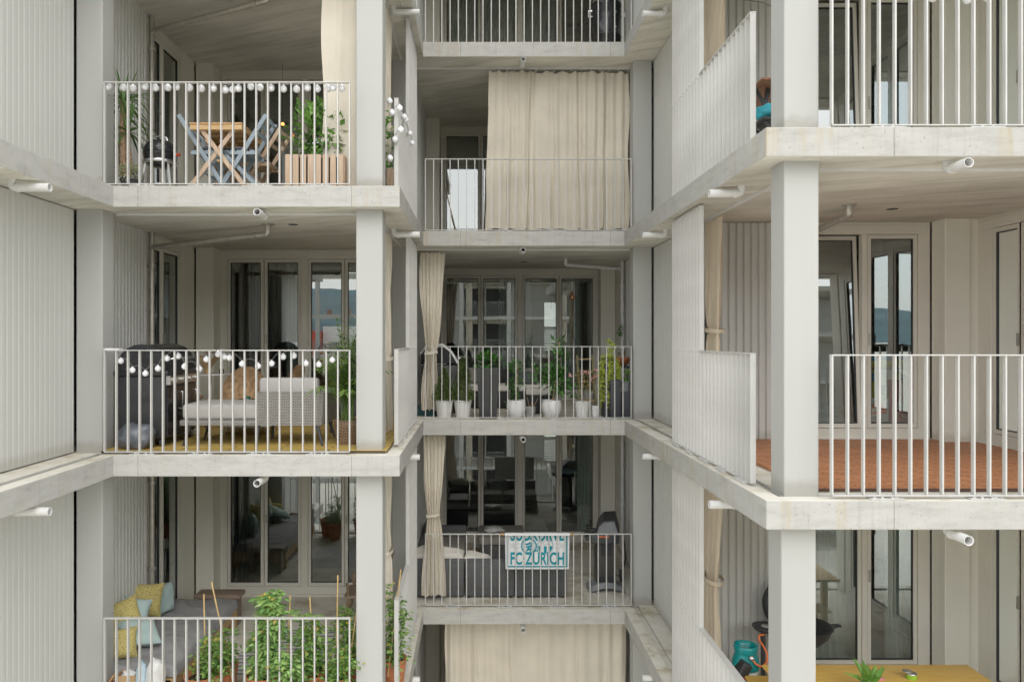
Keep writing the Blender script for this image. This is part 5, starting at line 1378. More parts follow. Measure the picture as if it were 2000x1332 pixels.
og = thing('hanging_ornament', 'green metal ornament hanging on the rain pipe of the conifer balcony', 'ornament', (2.60, 14.15, pZ(645,14.15)))
lz = og.location.z; foliage(MB(), (2.60,14.14,lz), .05, .05, .11, 60, .05, .03, 60).build('leaves', M['lf_dark'], og); MB().tube([(2.60,14.15,lz+.05),(2.64,14.17,lz+.16)], .004, 5).build('wire', M['steel'], og)

# ---- balcony with rattan sofa and football towel
f = -1; fl = FT(-1)
def rattan(label, x0, x1, y0, y1, seat, back=None, grp='dark rattan sofa modules'):
    t = thing('rattan_sofa', label, 'sofa', ((x0+x1)/2, (y0+y1)/2, fl), grp)
    MB().bbox(x0, x1, y0, y0+.09, fl+.03, fl+.62, .02).build('backrest', M['dwicker'], t)
    MB().bbox(x0, x1, y0+.092, y1, fl+.03, fl+.28, .015).build('frame', M['dwicker'], t)
    MB().bbox(x0+.02, x1-.02, y0+.10, y1-.01, fl+.282, fl+.42, .05).build('seat_cushion', M['taupe'], t)
    for (x, y) in ((x0+.05,y0+.05),(x1-.05,y0+.05),(x0+.05,y1-.05),(x1-.05,y1-.05)): MB().box(x-.02,x+.02,y-.02,y+.02,fl,fl+.031).build('leg', M['blackmatt'], t)
    return t
rattan('dark rattan sofa module in the middle, half behind the towel', -.215, .575, 12.29, 13.05, True)
rattan('dark rattan sofa module at the right end below the towel', .585, 1.41, 12.29, 13.05, True)
t = thing('rattan_corner_sofa', 'dark rattan corner sofa along the left wall behind the tied curtain', 'sofa', (-.6, 13.1, fl))
MB().bbox(-1.03, -.235, 12.29, 12.38, fl+.03, fl+.62, .02).build('backrest', M['dwicker'], t); MB().bbox(-1.03, -.94, 12.385, 14.6, fl+.03, fl+.66, .02).build('backrest', M['dwicker'], t)
MB().bbox(-.935, -.235, 12.385, 14.5, fl+.03, fl+.28, .015).build('frame', M['dwicker'], t); MB().bbox(-.935, -.235, 14.505, 14.60, fl+.03, fl+.62, .02).build('armrest', M['dwicker'], t)
MB().bbox(-.92, -.25, 12.9, 14.49, fl+.282, fl+.42, .05).build('seat_cushion', M['taupe'], t)
pillow_mb(MB(), (-.82, 13.6, fl+.66), .55, .50, .10, Euler((0, R(72), R(8))), 4).build('back_cushion', M['taupe'], t)
def pw(label, c, w, h, th, rot, seed, mat): tag(pillow_mb(MB(), c, w, h, th, Euler(tuple(R(a) for a in rot)), seed).build('pillow', mat), label, 'pillow', 'pillows on the rattan sofa')
pw('pale pillow on the corner sofa right of the tied curtain', (-.48, 12.52, fl+.63), .52, .34, .09, (14, 6, 4), 5, M['cream'])
pw('pale flat pillow on the middle rattan module', (-.02, 12.50, fl+.59), .44, .30, .06, (8, 12, -6), 6, M['cream'])
pw('white pillow squeezed against the left wall', (-.92, 12.52, fl+.64), .30, .34, .09, (20, -20, 8), 7, M['cream'])
t = thing('ottoman', 'dark rattan ottoman with grey cushion and a white cloth on top', 'ottoman', (.42, 14.7, fl))
MB().bbox(.05, .84, 14.3, 15.2, fl+.02, fl+.31, .015).build('frame', M['dwicker'], t); MB().bbox(.0, .88, 14.26, 15.24, fl+.312, fl+.46, .05).build('cushion', M['taupe'], t)
tag(blob(MB(), (.30, 14.75, fl+.49), .19, .15, .045, 5, .5, 3).build('white_cloth', M['whitebag']), 'crumpled white cloth lying on the grey ottoman', 'cloth')
def sandal(lb, x, y, rz):
    t = thing('sandal', lb, 'shoe', (x, y, fl), 'brown sandals on the floor'); s = MB(); s.M = Matrix.Translation((x,y,fl)) @ Matrix.Rotation(rz, 4, 'Z')
    ell(s, (0,0,.018), .05, .13, .018); s.build('sole', M['bark'], t); s2 = MB(); s2.M = s.M
    for yy in (-.05, .04): s2.tube([(-.048,yy,.02),(-.03,yy,.07),(.03,yy,.07),(.048,yy,.02)], .012, 6)
    s2.build('straps', M['bark'], t)
sandal('left brown sandal on the floor behind the rattan sofa', -.17, 14.9, .1); sandal('right brown sandal on the floor behind the rattan sofa', -.03, 14.9, -.1)
ty = thing('toy_car', 'small colourful toy in front of the ottoman', 'toy', (.25, 13.9, fl+.42+0))
tx, tyy, tz = .25, 13.6, fl
ty.location = (tx, tyy, tz)
MB().bbox(tx-.10, tx+.02, tyy-.06, tyy+.06, tz+.03, tz+.12, .02).build('body', M['lightblue'], ty); MB().bbox(tx+.03, tx+.12, tyy-.05, tyy+.05, tz+.02, tz+.08, .02).build('bonnet', M['lime'], ty); MB().tube([(tx-.08,tyy-.07,tz+.03),(tx-.08,tyy+.07,tz+.03)], .03, 12).build('wheel', M['red'], ty); MB().tube([(tx+.07,tyy-.07,tz+.03),(tx+.07,tyy+.07,tz+.03)], .03, 12).build('wheel', M['black'], ty)
def tower_grill():
    x, y = 2.10, 12.80; t = thing('pedestal_grill', 'black pedestal gas barbecue with grey arched foot and an orange strip', 'barbecue', (x, y, fl))
    ft = MB(); n = 16; vs = []
    for i in range(n+1):
        s = i/n*2-1; xx = x+s*.30; zt = fl+.15-.10*abs(s)**2.2; zb = max(fl, fl+.075-.085*abs(s)**2)
        vs += [(xx, y-.26, zb), (xx, y-.20, zt), (xx, y+.10, zt), (xx, y+.10, zb)]
    fs = [(4*i+k, 4*i+4+k, 4*i+4+(k+1)%4, 4*i+(k+1)%4) for i in range(n) for k in range(4)]+[(0,1,2,3),(4*n+3,4*n+2,4*n+1,4*n)]
    ft.add(vs, fs); ft.build('foot', M['grey'], t)
    cab = MB().bbox(x-.155, x+.155, y-.15, y+.16, fl+.10, fl+.80, .012).build('cabinet', plain('warm_black_panel', (.045,.043,.040), .4), t)
    sl = MB()
    for k in range(5): sl.box(x-.13, x+.13, y-.158, y-.151, fl+.14+.022*k, fl+.150+.022*k)
    sl.build('slots', M['gasket'], cab); MB().box(x-.09, x+.09, y-.162, y-.151, fl+.58, fl+.79).build('recess', M['gasket'], cab)
    MB().bbox(x-.27, x+.20, y-.26, y+.24, fl+.80, fl+.95, .03).build('firebox', M['dkgrey'], t)
    MB().bbox(x-.15, x+.02, y-.268, y-.261, fl+.905, fl+.928, .003).build('strip', M['orange'], t)
    hd = MB(); pr = [(-.19,.955),(-.15,1.09),(-.06,1.17),(.13,1.18),(.20,.955)]
    n = len(pr); vs = [(x+a, y-.24, fl+z) for a, z in pr]+[(x+a*1.02+.09, y+.26, fl+.955+(z-.955)*1.22) for a, z in pr]
    hd.add(vs, [list(range(n))[::-1], list(range(n,2*n))]+[(i,(i+1)%n,(i+1)%n+n,i+n) for i in range(n)]); h = hd.build('hood', M['blackmatt'], t, .012)
    q = [(-.165,.965),(-.13,1.08),(-.05,1.15),(.115,1.16),(.175,.965)]
    MB().add([(x+a, y-.254, fl+z) for a, z in q], [list(range(5))[::-1]]).build('window', M['grey'], h)
    MB().tube([(x-.20,y-.2,fl+1.00),(x-.30,y-.2,fl+1.02),(x-.30,y+.1,fl+1.02),(x-.20,y+.1,fl+1.0)], .016, 8).build('handle', M['blackmatt'], h)
    MB().bbox(x-.33, x-.272, y-.16, y+.14, fl+.83, fl+.90, .02).build('side_shelf', M['dkgrey'], t)
    MB().tube([(x+.17,y+.12,fl+.17),(x+.28,y+.12,fl+.17)], .008, 6).build('axle', M['grey'], t); MB().tube([(x+.28,y+.12,fl+.17),(x+.31,y+.12,fl+.17)], .11, 18).build('wheel', M['dkgrey'], t)
    MB().tube([(x+.30,y-.05,fl+.9),(x+.36,y+.05,fl+.5),(x+.33,y+.1,fl+.3)], .012, 6).build('hose', M['blackmatt'], t)
tower_grill()

# ---- football towel over the railing
def text_mesh(body, size, sx, x, z, y, clip=None, bold=.0, fit=None):
    cu = bpy.data.curves.new('lettering', 'FONT'); cu.body = body; cu.size = size; cu.align_x = 'CENTER'; cu.offset = bold; cu.resolution_u = 4; cu.space_character = 1.06
    to = bpy.data.objects.new('lettering_tmp', cu); COL.objects.link(to); bpy.context.view_layer.update()
    me = bpy.data.meshes.new_from_object(to.evaluated_get(bpy.context.evaluated_depsgraph_get())); bpy.data.objects.remove(to); bpy.data.curves.remove(cu)
    bm = bmesh.new(); bm.from_mesh(me); bpy.data.meshes.remove(me)
    if fit is not None:
        xs = [v.co.x for v in bm.verts]; w_ = max(xs)-min(xs); c_ = (max(xs)+min(xs))/2; sx = fit/w_
        for v in bm.verts: v.co.x -= c_
    for v in bm.verts: v.co = Vector((x + v.co.x*sx, y, z + v.co.y))
    if clip is not None: bmesh.ops.bisect_plane(bm, geom=bm.verts[:]+bm.edges[:]+bm.faces[:], plane_co=(0,0,clip), plane_no=(0,0,1), clear_outer=True)
    # finer mesh so that the print follows the folds
    vs = [v.co.copy() for v in bm.verts]; bm.verts.index_update(); fs = [[v.index for v in f_.verts] for f_ in bm.faces]; bm.free()
    return vs, fs
def towel():
    Y = 11.945; x0, x1 = pX(986.5, Y), pX(1112, Y); zt = FT(-1)+1.140; zb = pZ(1111, Y); W = x1-x0; H = zt-zb; cx = (x0+x1)/2
    fold = lambda x: .0032*math.sin(2*PI*(x-x0)/.128)
    t = thing('football_towel', 'white towel with teal FC Zürich lettering and round badges draped over the railing', 'towel', (cx, Y, zb))
    def fn(u, v):
        s = v*(H+.10)            # length along the cloth from the front flap over the rail and down the inside
        x = x0+W*u + (.012*(v-.3) if u < .5 else -.012*(v-.3))*(1-2*min(u,1-u))
        wob = fold(x)
        if s < .03: return (x, 11.872, zt-.03+s)
        if s < .10: a = (s-.03)/.07; return (x, 11.872+.073*a, zt+.003*math.sin(PI*a)+abs(wob)*.3)
        return (x, Y+wob*.7, zt-(s-.10))
    MB().grid(fn, 70, 40).build('cloth', M['towel'], t)
    y = Y-.0045
    def put(name, vs, fs, mat):
        return MB().add([(p[0], Y+fold(p[0])*.7-.0065, p[2]) for p in vs], fs).build(name, mat, t)
    bd = ([], [])
    def rect(a, b, c, d, n=24):
        m = len(bd[0])
        for i in range(n+1): xx = a+(b-a)*i/n; bd[0].extend([(xx,0,c),(xx,0,d)])
        bd[1].extend([(m+2*i, m+2*i+2, m+2*i+3, m+2*i+1) for i in range(n)])
    rect(x0+.028, x0+.05, zb+.03, zt-.004, 2); rect(x1-.05, x1-.028, zb+.03, zt-.004, 2); rect(x0+.05, x1-.05, zb+.03, zb+.052)
    put('border', bd[0], bd[1], M['toweltxt'])
    vs, fs = text_mesh('FC·ZÜRICH', .262, .80, cx+.0, zb+.078, y, None, .008, W*.835); 
    put('lettering', vs, fs, M['toweltxt'])
    vs, fs = text_mesh('SÜDKURVE', .262, .80, cx, zt-.120, y, zt-.006, .008, W*.835); put('lettering', vs, fs, M['toweltxt'])
    def disc(c, r0, r1, seg=40):
        m = len(cur[0])
        for i in range(seg+1): a = 2*PI*i/seg; cur[0].extend([(c[0]+r0*math.cos(a),0,c[1]+r0*math.sin(a)),(c[0]+r1*math.cos(a),0,c[1]+r1*math.sin(a))])
        cur[1].extend([(m+2*i, m+2*i+2, m+2*i+3, m+2*i+1) for i in range(seg)])
    zc = zb+H*.635
    c2 = (cx+.125, zc); c1 = (cx-.130, zc)
    cur = ([], []); disc(c2, .124, .129); disc(c2, .113, .116)
    put('badge', cur[0], cur[1], M['toweltxt'])
    # striped lower half
    cur = ([], []); n = 40
    for i in range(n):
        xa = -.112+.224*i/n; xb = -.112+.224*(i+1)/n; xm = (xa+xb)/2
        k = int((xm+.112)/.224*5)
        if k % 2: continue
        ha, hb = math.sqrt(max(0, .112**2-xa*xa)), math.sqrt(max(0, .112**2-xb*xb)); m = len(cur[0])
        cur[0].extend([(c2[0]+xa,0,c2[1]-ha),(c2[0]+xb,0,c2[1]-hb),(c2[0]+xb,0,c2[1]-.002),(c2[0]+xa,0,c2[1]-.002)]); cur[1].append((m,m+1,m+2,m+3))
    put('badge_stripes', cur[0], cur[1], M['toweltxt'])
    vs, fs = text_mesh('FCZ', .085, .95, c2[0], c2[1]+.022, y); put('badge_lettering', vs, fs, M['thin'])
    cur = ([], []); disc(c1, .106, .126); disc(c1, .094, .098); put('badge', cur[0], cur[1], M['toweltxt'])
    cur = ([], [])
    rnd = random.Random(2)
    for (dx, dz, r) in ((-.02,.03,.022),(.012,.045,.02),(-.035,-.01,.018),(.0,-.012,.026),(.03,.0,.018),(-.015,-.05,.02),(.022,-.05,.02),(.04,.035,.012),(-.05,.03,.012),(-.03,-.07,.014),(.02,-.075,.013)):
        m = len(cur[0]); k = 9
        for i in range(k): a = 2*PI*i/k; q = r*rnd.uniform(.65,1.25); cur[0].append((c1[0]+dx+q*math.cos(a),0,c1[1]+dz+q*math.sin(a)))
        cur[1].append(list(range(m, m+k)))
    put('badge_figure', cur[0], cur[1], M['toweltxt'])
    cur = ([], [])
    for zz in (zc+.03, zc-.03):
        for (a, b) in ((x0+.07, c1[0]-.14), (c2[0]+.145, x1-.07)):
            m = len(cur[0]); cur[0].extend([(a,0,zz),(b,0,zz),(b,0,zz+.004),(a,0,zz+.004)]); cur[1].append((m,m+1,m+2,m+3))
    put('thin_lines', cur[0], cur[1], M['thin'])
    vs, fs = text_mesh('18', .045, 1.3, x0+.115, zc-.014, y); put('small_lettering', vs, fs, M['thin'])
    vs, fs = text_mesh('96', .045, 1.3, x1-.115, zc-.014, y); put('small_lettering', vs, fs, M['thin'])
    for (px, lb) in ((981, 'orange tape round the rail left of the football towel'), (1116, 'orange tape round the rail right of the football towel')):
        xx = pX(px, 11.9); tag(MB().box(xx-.03, xx+.03, 11.872, 11.928, FT(-1)+1.120, FT(-1)+1.136).build('tape', plain('orange_tape_%d' % px, (.48,.26,.10), .6)), lb, 'tape', 'orange tape on the railing')
towel()
# ---- upper middle balconies
f = 1; fl = FT(1)
b = thing('broom', 'broom leaning with its thin brown handle against the glass door', 'broom', (pX(892,13.0), 13.0, fl))
MB().tube([(pX(866,13.6), 13.9, pZ(352,13.6)), (pX(893,13.0), 13.0, fl+.08)], .011, 8).build('handle', M['bark'], b); MB().bbox(pX(893,13)-.15, pX(893,13)+.15, 12.96, 13.03, fl+.03, fl+.09, .01).build('head', M['bark'], b)
br_ = MB()
for i in range(24): xx = pX(893,13)-.14+.28*i/23; br_.bar((xx,13,fl+.03),(xx+.004,13,fl),.008,.03)
br_.build('bristles', M['cord'], b)
f = 2; fl = FT(2)
x, y = pX(1184,12.6), 12.6; t = thing('drum_smoker', 'tall glossy black drum smoker with steel side handles', 'smoker', (x, y, fl))
MB().lathe([(.20,.03),(.235,.05),(.24,.07),(.24,.36),(.246,.365),(.246,.385),(.24,.39),(.24,.86),(.246,.865),(.246,.885),(.24,.89)], 36, (x,y,fl)).build('barrel', M['black'], t)
MB().lathe([(.248,.892),(.248,.91),(.22,.945),(.12,.965),(.001,.97)], 36, (x,y,fl)).build('lid', M['black'], t)
for sx in (-1, 1):
    for z in (.70, .17 if sx > 0 else .71):
        MB().tube([(x+sx*.24,y-.05,fl+z),(x+sx*.30,y-.05,fl+z),(x+sx*.30,y-.05,fl+z+.09),(x+sx*.24,y-.05,fl+z+.09)], .012, 8).build('handle', M['chrome'], t)
for a in (60, 180, 300): MB().tube([(x+.19*math.cos(R(a)),y+.19*math.sin(R(a)),fl+.04),(x+.2*math.cos(R(a)),y+.2*math.sin(R(a)),fl)], .018, 8).build('leg', M['blackmatt'], t)
for z in (.48, .72): MB().sphere((x+.12,y-.208,fl+z), .012, 8, 6).build('rivet', M['chrome'], t)
x = pX(1138,12.7); t = thing('wooden_crate', 'small wooden slatted crate beside the drum smoker', 'crate', (x, 12.7, fl))
MB().bbox(x-.13, x+.12, 12.6, 12.62, fl+.10, fl+.16, .004).build('slat', M['oak'], t); MB().bbox(x-.13, x+.12, 12.6, 12.62, fl+.015, fl+.07, .004).build('slat', M['oak'], t)
MB().box(x-.13, x-.115, 12.62, 12.85, fl, fl+.16).build('side', M['oak'], t); MB().box(x+.105, x+.12, 12.62, 12.85, fl, fl+.16).build('side', M['oak'], t); MB().box(x-.115, x+.105, 12.62, 12.85, fl, fl+.014).build('bottom', M['oak'], t)
x = pX(857,12.3); tag(MB().lathe([(.09,0),(.135,.03),(.15,.10),(.155,.125),(.145,.125),(.13,.05),(.001,.03)], 24, (x,12.3,fl)).build('black_bowl', M['black']), 'shiny black bowl on the floor at the left end of the top middle balcony', 'bowl')

# ================================================================ right balconies
f = 0; fl = FT(0)
tl = MB().box(2.76, 5.93, 6.30, 9.37, fl+.002, fl+.03).build('wooden_floor_tiles', M['redtile']); tag(tl, 'red-brown wooden floor tiles on the right balcony', 'floor tiles')
f = 1; fl = FT(1)
t = thing('trestle_table', 'brown table on dark legs beside the upper right column', 'table', (3.0, 7.6, fl))
MB().bbox(2.585, 2.99, 7.0, 8.2, fl+.715, fl+.74, .006).build('tabletop', wood('red_brown_wood', (.16,.065,.03), (.27,.12,.06), 'Y'), t)
for y in (7.25, 8.05):
    for sx in (-1, 1): MB().bar((2.79+sx*.06, y, fl+.71), (2.79+sx*.18, y, fl), .035, .035).build('leg', M['blackmatt'], t)
    MB().bar((2.61, y, fl+.705), (2.70, y, fl+.56), .03, .03).build('brace', M['blackmatt'], t)
t = thing('stool', 'low dark folding stool under the brown table edge', 'stool', (2.66, 6.98, fl))
MB().bbox(2.52, 2.82, 6.82, 7.14, fl+.30, fl+.33, .01).build('seat', M['blackmatt'], t)
for (a, c) in ((2.55,2.80),(2.80,2.55)):
    MB().bar((a,6.86,fl+.30),(c,6.86,fl),.02,.02).build('leg', M['blackmatt'], t); MB().bar((a,7.10,fl+.30),(c,7.10,fl),.02,.02).build('leg', M['blackmatt'], t)
tag(blob(MB(), (2.66, 6.96, fl+.395), .15, .12, .075, 9, .45, 2.5).build('turquoise_bag', M['tealfab']), 'crumpled turquoise bag on the low dark stool', 'bag')
string_lights('white globe lights at the top right railing, cut by the picture edge', [(pX(a,6.10), 6.10, pZ(b,6.10)) for a, b in ((1700,-14),(1760,-9),(1822,-5),(1890,-1),(1930,-5),(1985,-12))], .038, .02)
cb_ = thing('cable', 'thin dark cable sagging between the curtain and the upper right column', 'cable', (2.6, 7.3, FT(1)+1.5))
MB().tube([(2.72,8.4,pZ(-6,8.4)),(2.68,7.6,pZ(2,7.6)),(2.55,6.9,pZ(6,6.9)),(2.46,6.42,pZ(14,6.42))], .005, 5).build('wire', M['blackmatt'], cb_)
# ---- oak table, gas bottle and barbecue
f = -1; fl = FT(-1)
t = thing('oak_table', 'large oak table top at the bottom right', 'table', (4.05, 7.4, fl))
tb_ = MB().bbox(2.97, 5.12, 6.85, 8.05, fl+.71, fl+.745, .03).build('tabletop', M['oak'], t)
for (x, y) in ((3.15,7.0),(4.95,7.0),(3.15,7.9),(4.95,7.9)): MB().bbox(x-.04, x+.04, y-.04, y+.04, fl, fl+.709, .006).build('leg', M['oak'], t)
t = thing('bench', 'light wooden bench behind the left end of the oak table', 'bench', (3.9, 8.3, fl))
MB().bbox(2.93, 4.8, 8.14, 8.46, fl+.42, fl+.45, .02).build('seat', M['oak'], t)
for x in (3.1, 4.6):
    for y in (8.2, 8.4): MB().bbox(x-.03, x+.03, y-.03, y+.03, fl, fl+.419, .005).build('leg', M['oak'], t)
def table_plant():
    x, y, z = pX(1700,7.35), 7.35, fl+.746; t = thing('table_plant', 'green leafy houseplant on the oak table', 'potted plant', (x, y, z))
    MB().lathe(pot_lathe(.06,.085,.12), 20, (x,y,z)).build('pot', M['whitepot'], t); lv = MB(); rnd = random.Random(6)
    for i in range(16):
        a = 2*PI*i/16+rnd.uniform(-.2,.2); e = rnd.uniform(.1,1.2); lv.leaf((x+.02*math.cos(a),y+.02*math.sin(a),z+.10), (math.cos(a)*math.cos(e), math.sin(a)*math.cos(e), math.sin(e)), (0,0,1), rnd.uniform(.17,.27), rnd.uniform(.07,.10), .16)
    lv.build('leaves', M['lf_shrub'], t)
table_plant()
x, y, z = pX(1780,7.72), 7.72, fl+.746; t = thing('tin_can', 'opened tin with a lime green label on the oak table', 'tin', (x, y, z))
MB().lathe([(.05,0),(.05,.045)], 24, (x,y,z)).build('label', M['lime'], t); MB().lathe([(.051,.046),(.052,.055),(.044,.055),(.043,.03),(.001,.03)], 24, (x,y,z)).build('rim', M['chrome'], t)
MB().lathe([(.001,0),(.047,.002),(.047,.006),(.001,.008)], 22, (x-.03,y+.02,z+.06)).build('lid', M['chrome'], t)
tag(MB().bbox(pX(1712,7.7), pX(1724,7.7), 7.66, 7.74, fl+.746, fl+.765, .006).build('lighter', plain('pink_plastic', (.65,.2,.25), .4)), 'small pink lighter on the oak table', 'lighter')
def gas_bottle():
    x, y = 3.03, 8.72; t = thing('gas_bottle', 'teal gas bottle on a white patterned base with orange hose', 'gas bottle', (x, y, fl))
    lw = MB().lathe([(.135,0),(.14,.01),(.14,.42)], 32, (x,y,fl)).build('base', spotted('white_leaf_casing', (.66,.67,.63), (.13,.15,.09), 11), t)
    MB().lathe([(.142,.421),(.15,.43),(.152,.47),(.145,.52),(.128,.57),(.120,.60)], 36, (x,y,fl)).build('shoulder', M['teal'], t)
    MB().lathe([(.120,.60),(.126,.62),(.132,.66),(.130,.69),(.118,.69),(.112,.63),(.10,.60),(.001,.595)], 36, (x,y,fl)).build('collar', M['teal'], t)
    MB().lathe([(.001,.002),(.06,.002),(.06,.0)], 20, (x-.025,y+.03,fl+.625)).build('label', M['white'], t); MB().box(x-.035,x-.018,y+.02,y+.035,fl+.628,fl+.634).build('flame_mark', M['red'], t)
    v = MB().tube([(x+.005,y-.05,fl+.60),(x+.005,y-.05,fl+.65)], .016, 10).build('valve', plain('brass', (.40,.27,.10), .35, .8), t); MB().sphere((x+.02,y-.135,fl+.585), .033, 14, 10).build('regulator', M['chrome'], v)
    pts = [(x+.03,y-.15,fl+.57),(x+.07,y-.18,fl+.53),(x+.13,y-.17,fl+.515),(x+.19,y-.13,fl+.545),(x+.215,y-.08,fl+.61),(x+.19,y-.03,fl+.68),(x+.155,y,fl+.74),(x+.165,y+.02,fl+.78),(x+.22,y+.03,fl+.785)]
    # smooth the hose
    sm = []
    for i in range(len(pts)-1):
        p0, p1, p2, p3 = (Vector(pts[max(0,min(len(pts)-1,i+k))]) for k in (-1,0,1,2))
        for q in range(6):
            s = q/6; sm.append(.5*((2*p1)+(p2-p0)*s+(2*p0-5*p1+4*p2-p3)*s*s+(3*p1-p0-3*p2+p3)*s**3))
    sm.append(Vector(pts[-1])); MB().tube(sm, .010, 8).build('hose', M['orange'], t)
gas_bottle()
def pan_grill():
    x, y, z = 3.74, 8.92, fl+.83; t = thing('gas_wok_burner', 'black round gas barbecue with lid up, half hidden by the lower right column', 'barbecue', (x, y, fl))
    MB().lathe([(.06,-.25),(.20,-.20),(.30,-.10),(.345,.0),(.355,.005),(.335,.005),(.28,-.08),(.001,-.12)], 40, (x,y,z)).build('bowl', M['blackmatt'], t)
    MB().tube([(x+.34,y-.06,z-.01),(x+.42,y-.06,z+.015),(x+.45,y-.03,z+.0),(x+.45,y+.04,z-.01),(x+.40,y+.06,z-.02),(x+.34,y+.06,z-.02)], .014, 8).build('handle', M['blackmatt'], t)
    sh = MB().lathe([(.001,-.035),(.13,-.03),(.155,.0),(.16,.01),(.14,.012),(.001,.006)], 30, (x-.42,y-.05,z)); sh.box(x-.42, x-.30, y-.15, y+.05, z-.025, z+.005); s = sh.build('side_shelf', M['blackmatt'], t)
    MB().lathe([(.001,.014),(.055,.014),(.058,.010)], 20, (x-.42,y-.06,z+.004)).build('gauge', M['zinc'], s)
    ld = MB(); ld.M = Matrix.Translation((x-.05,y+.26,z+.16)) @ Matrix.Rotation(R(82), 4, 'X'); ld.lathe([(.30,0),(.31,.02),(.24,.07),(.001,.10)], 32); ld.build('lid', M['blackmatt'], t)
    for a in (45, 150, 260): MB().bar((x+.2*math.cos(R(a)),y+.2*math.sin(R(a)),z-.2),(x+.34*math.cos(R(a)),y+.34*math.sin(R(a)),fl),.03,.03).build('leg', M['blackmatt'], t)
    MB().box(x-.46, x-.42, y-.02, y+.02, fl, z-.04).build('post', M['blackmatt'], t)
pan_grill()
t = thing('drill_case', 'black tool case with red catch behind the side screen', 'case', (2.85, 8.55, fl))
cs = MB(); cs.M = Matrix.Translation((2.86, 8.6, fl+.30)) @ Matrix.Rotation(R(28), 4, 'Y'); cs.bbox(-.055, .055, -.10, .10, -.28, .28, .02); cs.build('case', M['blackmatt'], t)
ch = MB(); ch.M = cs.M; ch.bbox(-.03, .03, -.115, -.101, .06, .13, .005); ch.build('catch', M['red'], t)

# ================================================================ things seen behind the glass
def in_curtain(label, x0, x1, y, f, mat, folds, amp, seed, x_=True, gather=None):
    zt, zb = SB(f+1)-.03, FT(f)+.03
    rnd = random.Random(seed); ph = rnd.uniform(0,6)
    def fn(u, v):
        w = 1.0; 
        if gather is not None: w = 1 - gather*math.sin(PI*min(1, v*1.0))**1.5*v
        s = x0+(x1-x0)*(.5+(u-.5)*w) if gather is None or gather >= 0 else x0+(x1-x0)*u + (-gather)*(v**2.2)*(u)*(1)
        off = amp*math.sin(2*PI*folds*u+ph+.6*math.sin(5*u))*(.8+.3*v)
        return (s, y+off, zt+(zb-zt)*v) if x_ else (y+off, s, zt+(zb-zt)*v)
    o = MB().grid(fn, int(folds*10), 20).build('indoor_curtain', mat); tag(o, label, 'curtain', 'indoor curtains behind the glass')
in_curtain('charcoal indoor curtain behind the left glass door of the lounger balcony', -4.05, -3.35, 12.75, 0, M['darkdrape'], 9, .035, 1)
in_curtain('grey indoor curtain behind the lounger balcony door, beside the charcoal one', -3.2, -2.9, 12.8, 0, M['drape'], 5, .03, 2)
in_curtain('dark indoor curtain behind the door of the tomato balcony', -4.08, -3.75, 12.75, -1, M['darkdrape'], 5, .035, 3)
in_curtain('dark indoor curtain behind the glass of the conifer balcony, left end', -.74, -.52, 16.0, 0, M['darkdrape'], 4, .04, 4)
in_curtain('pale sheer curtain behind the right glass door of the conifer balcony', 1.62, 2.12, 16.05, 0, M['sheer'], 8, .04, 5)
in_curtain('pale sheer curtain in the middle of the conifer balcony glass', .42, 1.12, 16.2, 0, M['sheer'], 8, .03, 6)
in_curtain('grey drape behind the smoker balcony, left half', -.66, .72, 16.0, 2, M['drape'], 15, .04, 7)
in_curtain('grey green drape behind the smoker balcony, right half', .80, 1.72, 16.0, 2, M['drape'], 10, .04, 8)
in_curtain('narrow green sheer behind the right glass of the rattan sofa balcony', 2.05, 2.32, 16.0, -1, M['sheer'], 5, .04, 9)
in_curtain('swept white sheer behind the left glass door above the oak table', 4.15, 4.74, 9.72, -1, M['sheer'], 9, .03, 10, True, -.25)
in_curtain('swept white sheer behind the right glass door above the oak table', 5.12, 5.50, 9.68, -1, M['sheer'], 7, .03, 11, True, -.06)
in_curtain('white curtain behind the side glass of the red tile balcony', 7.9, 8.75, 6.35, 0, M['sheer'], 10, .04, 12, False)
in_curtain('white curtain behind the side glass above the oak table', 8.05, 8.8, 6.35, -1, M['sheer'], 9, .04, 13, False)
in_curtain('grey curtain behind the side glass of the top right balcony', 8.2, 8.8, 6.35, 1, M['drape'], 7, .04, 14, False)
in_curtain('pale curtain inside the dark room of the red tile balcony', 4.12, 4.34, 9.9, 0, M['drape'], 4, .03, 15)
# toy boxes behind the glass of the tile balcony
fl = FT(0)
Y = 9.62
def card(name, label, x0, x1, z0, z1, y, mat, deco=()):
    t = thing(name, label, 'box', ((x0+x1)/2, y, fl), 'colourful boxes behind the glass')
    MB().bbox(x0, x1, y, y+.16, z0, z1, .006).build('box', mat, t)
    for (poly, m) in deco:
        MB().add([(x0+(x1-x0)*a, y-.003, z0+(z1-z0)*b) for a, b in poly], [list(range(len(poly)))]).build('print', m, t)
blue_m = plain('blue_card', (.06,.20,.30), .5); yel_m = plain('olive_yellow_card', (.33,.31,.05), .5); redc = plain('dark_red_card', (.30,.03,.035), .5); whc = plain('white_card', (.58,.58,.55), .5); orc = plain('orange_print', (.65,.14,.03), .5)
dkc = plain('dark_print', (.06,.06,.06), .6)
g0 = fl+.215
card('toy_box', 'dark red box with white mark behind the glass door', pX(1738,Y), pX(1780,Y), g0, pZ(743,Y), Y, redc, [([(.3,.35),(.8,.6),(1,.3),(.7,.25)], M['grey']), ([(.3,.3),(.5,.3),(.45,.6)], whc), ([(.55,.12),(.9,.08),(.9,.10),(.55,.15)], whc)])
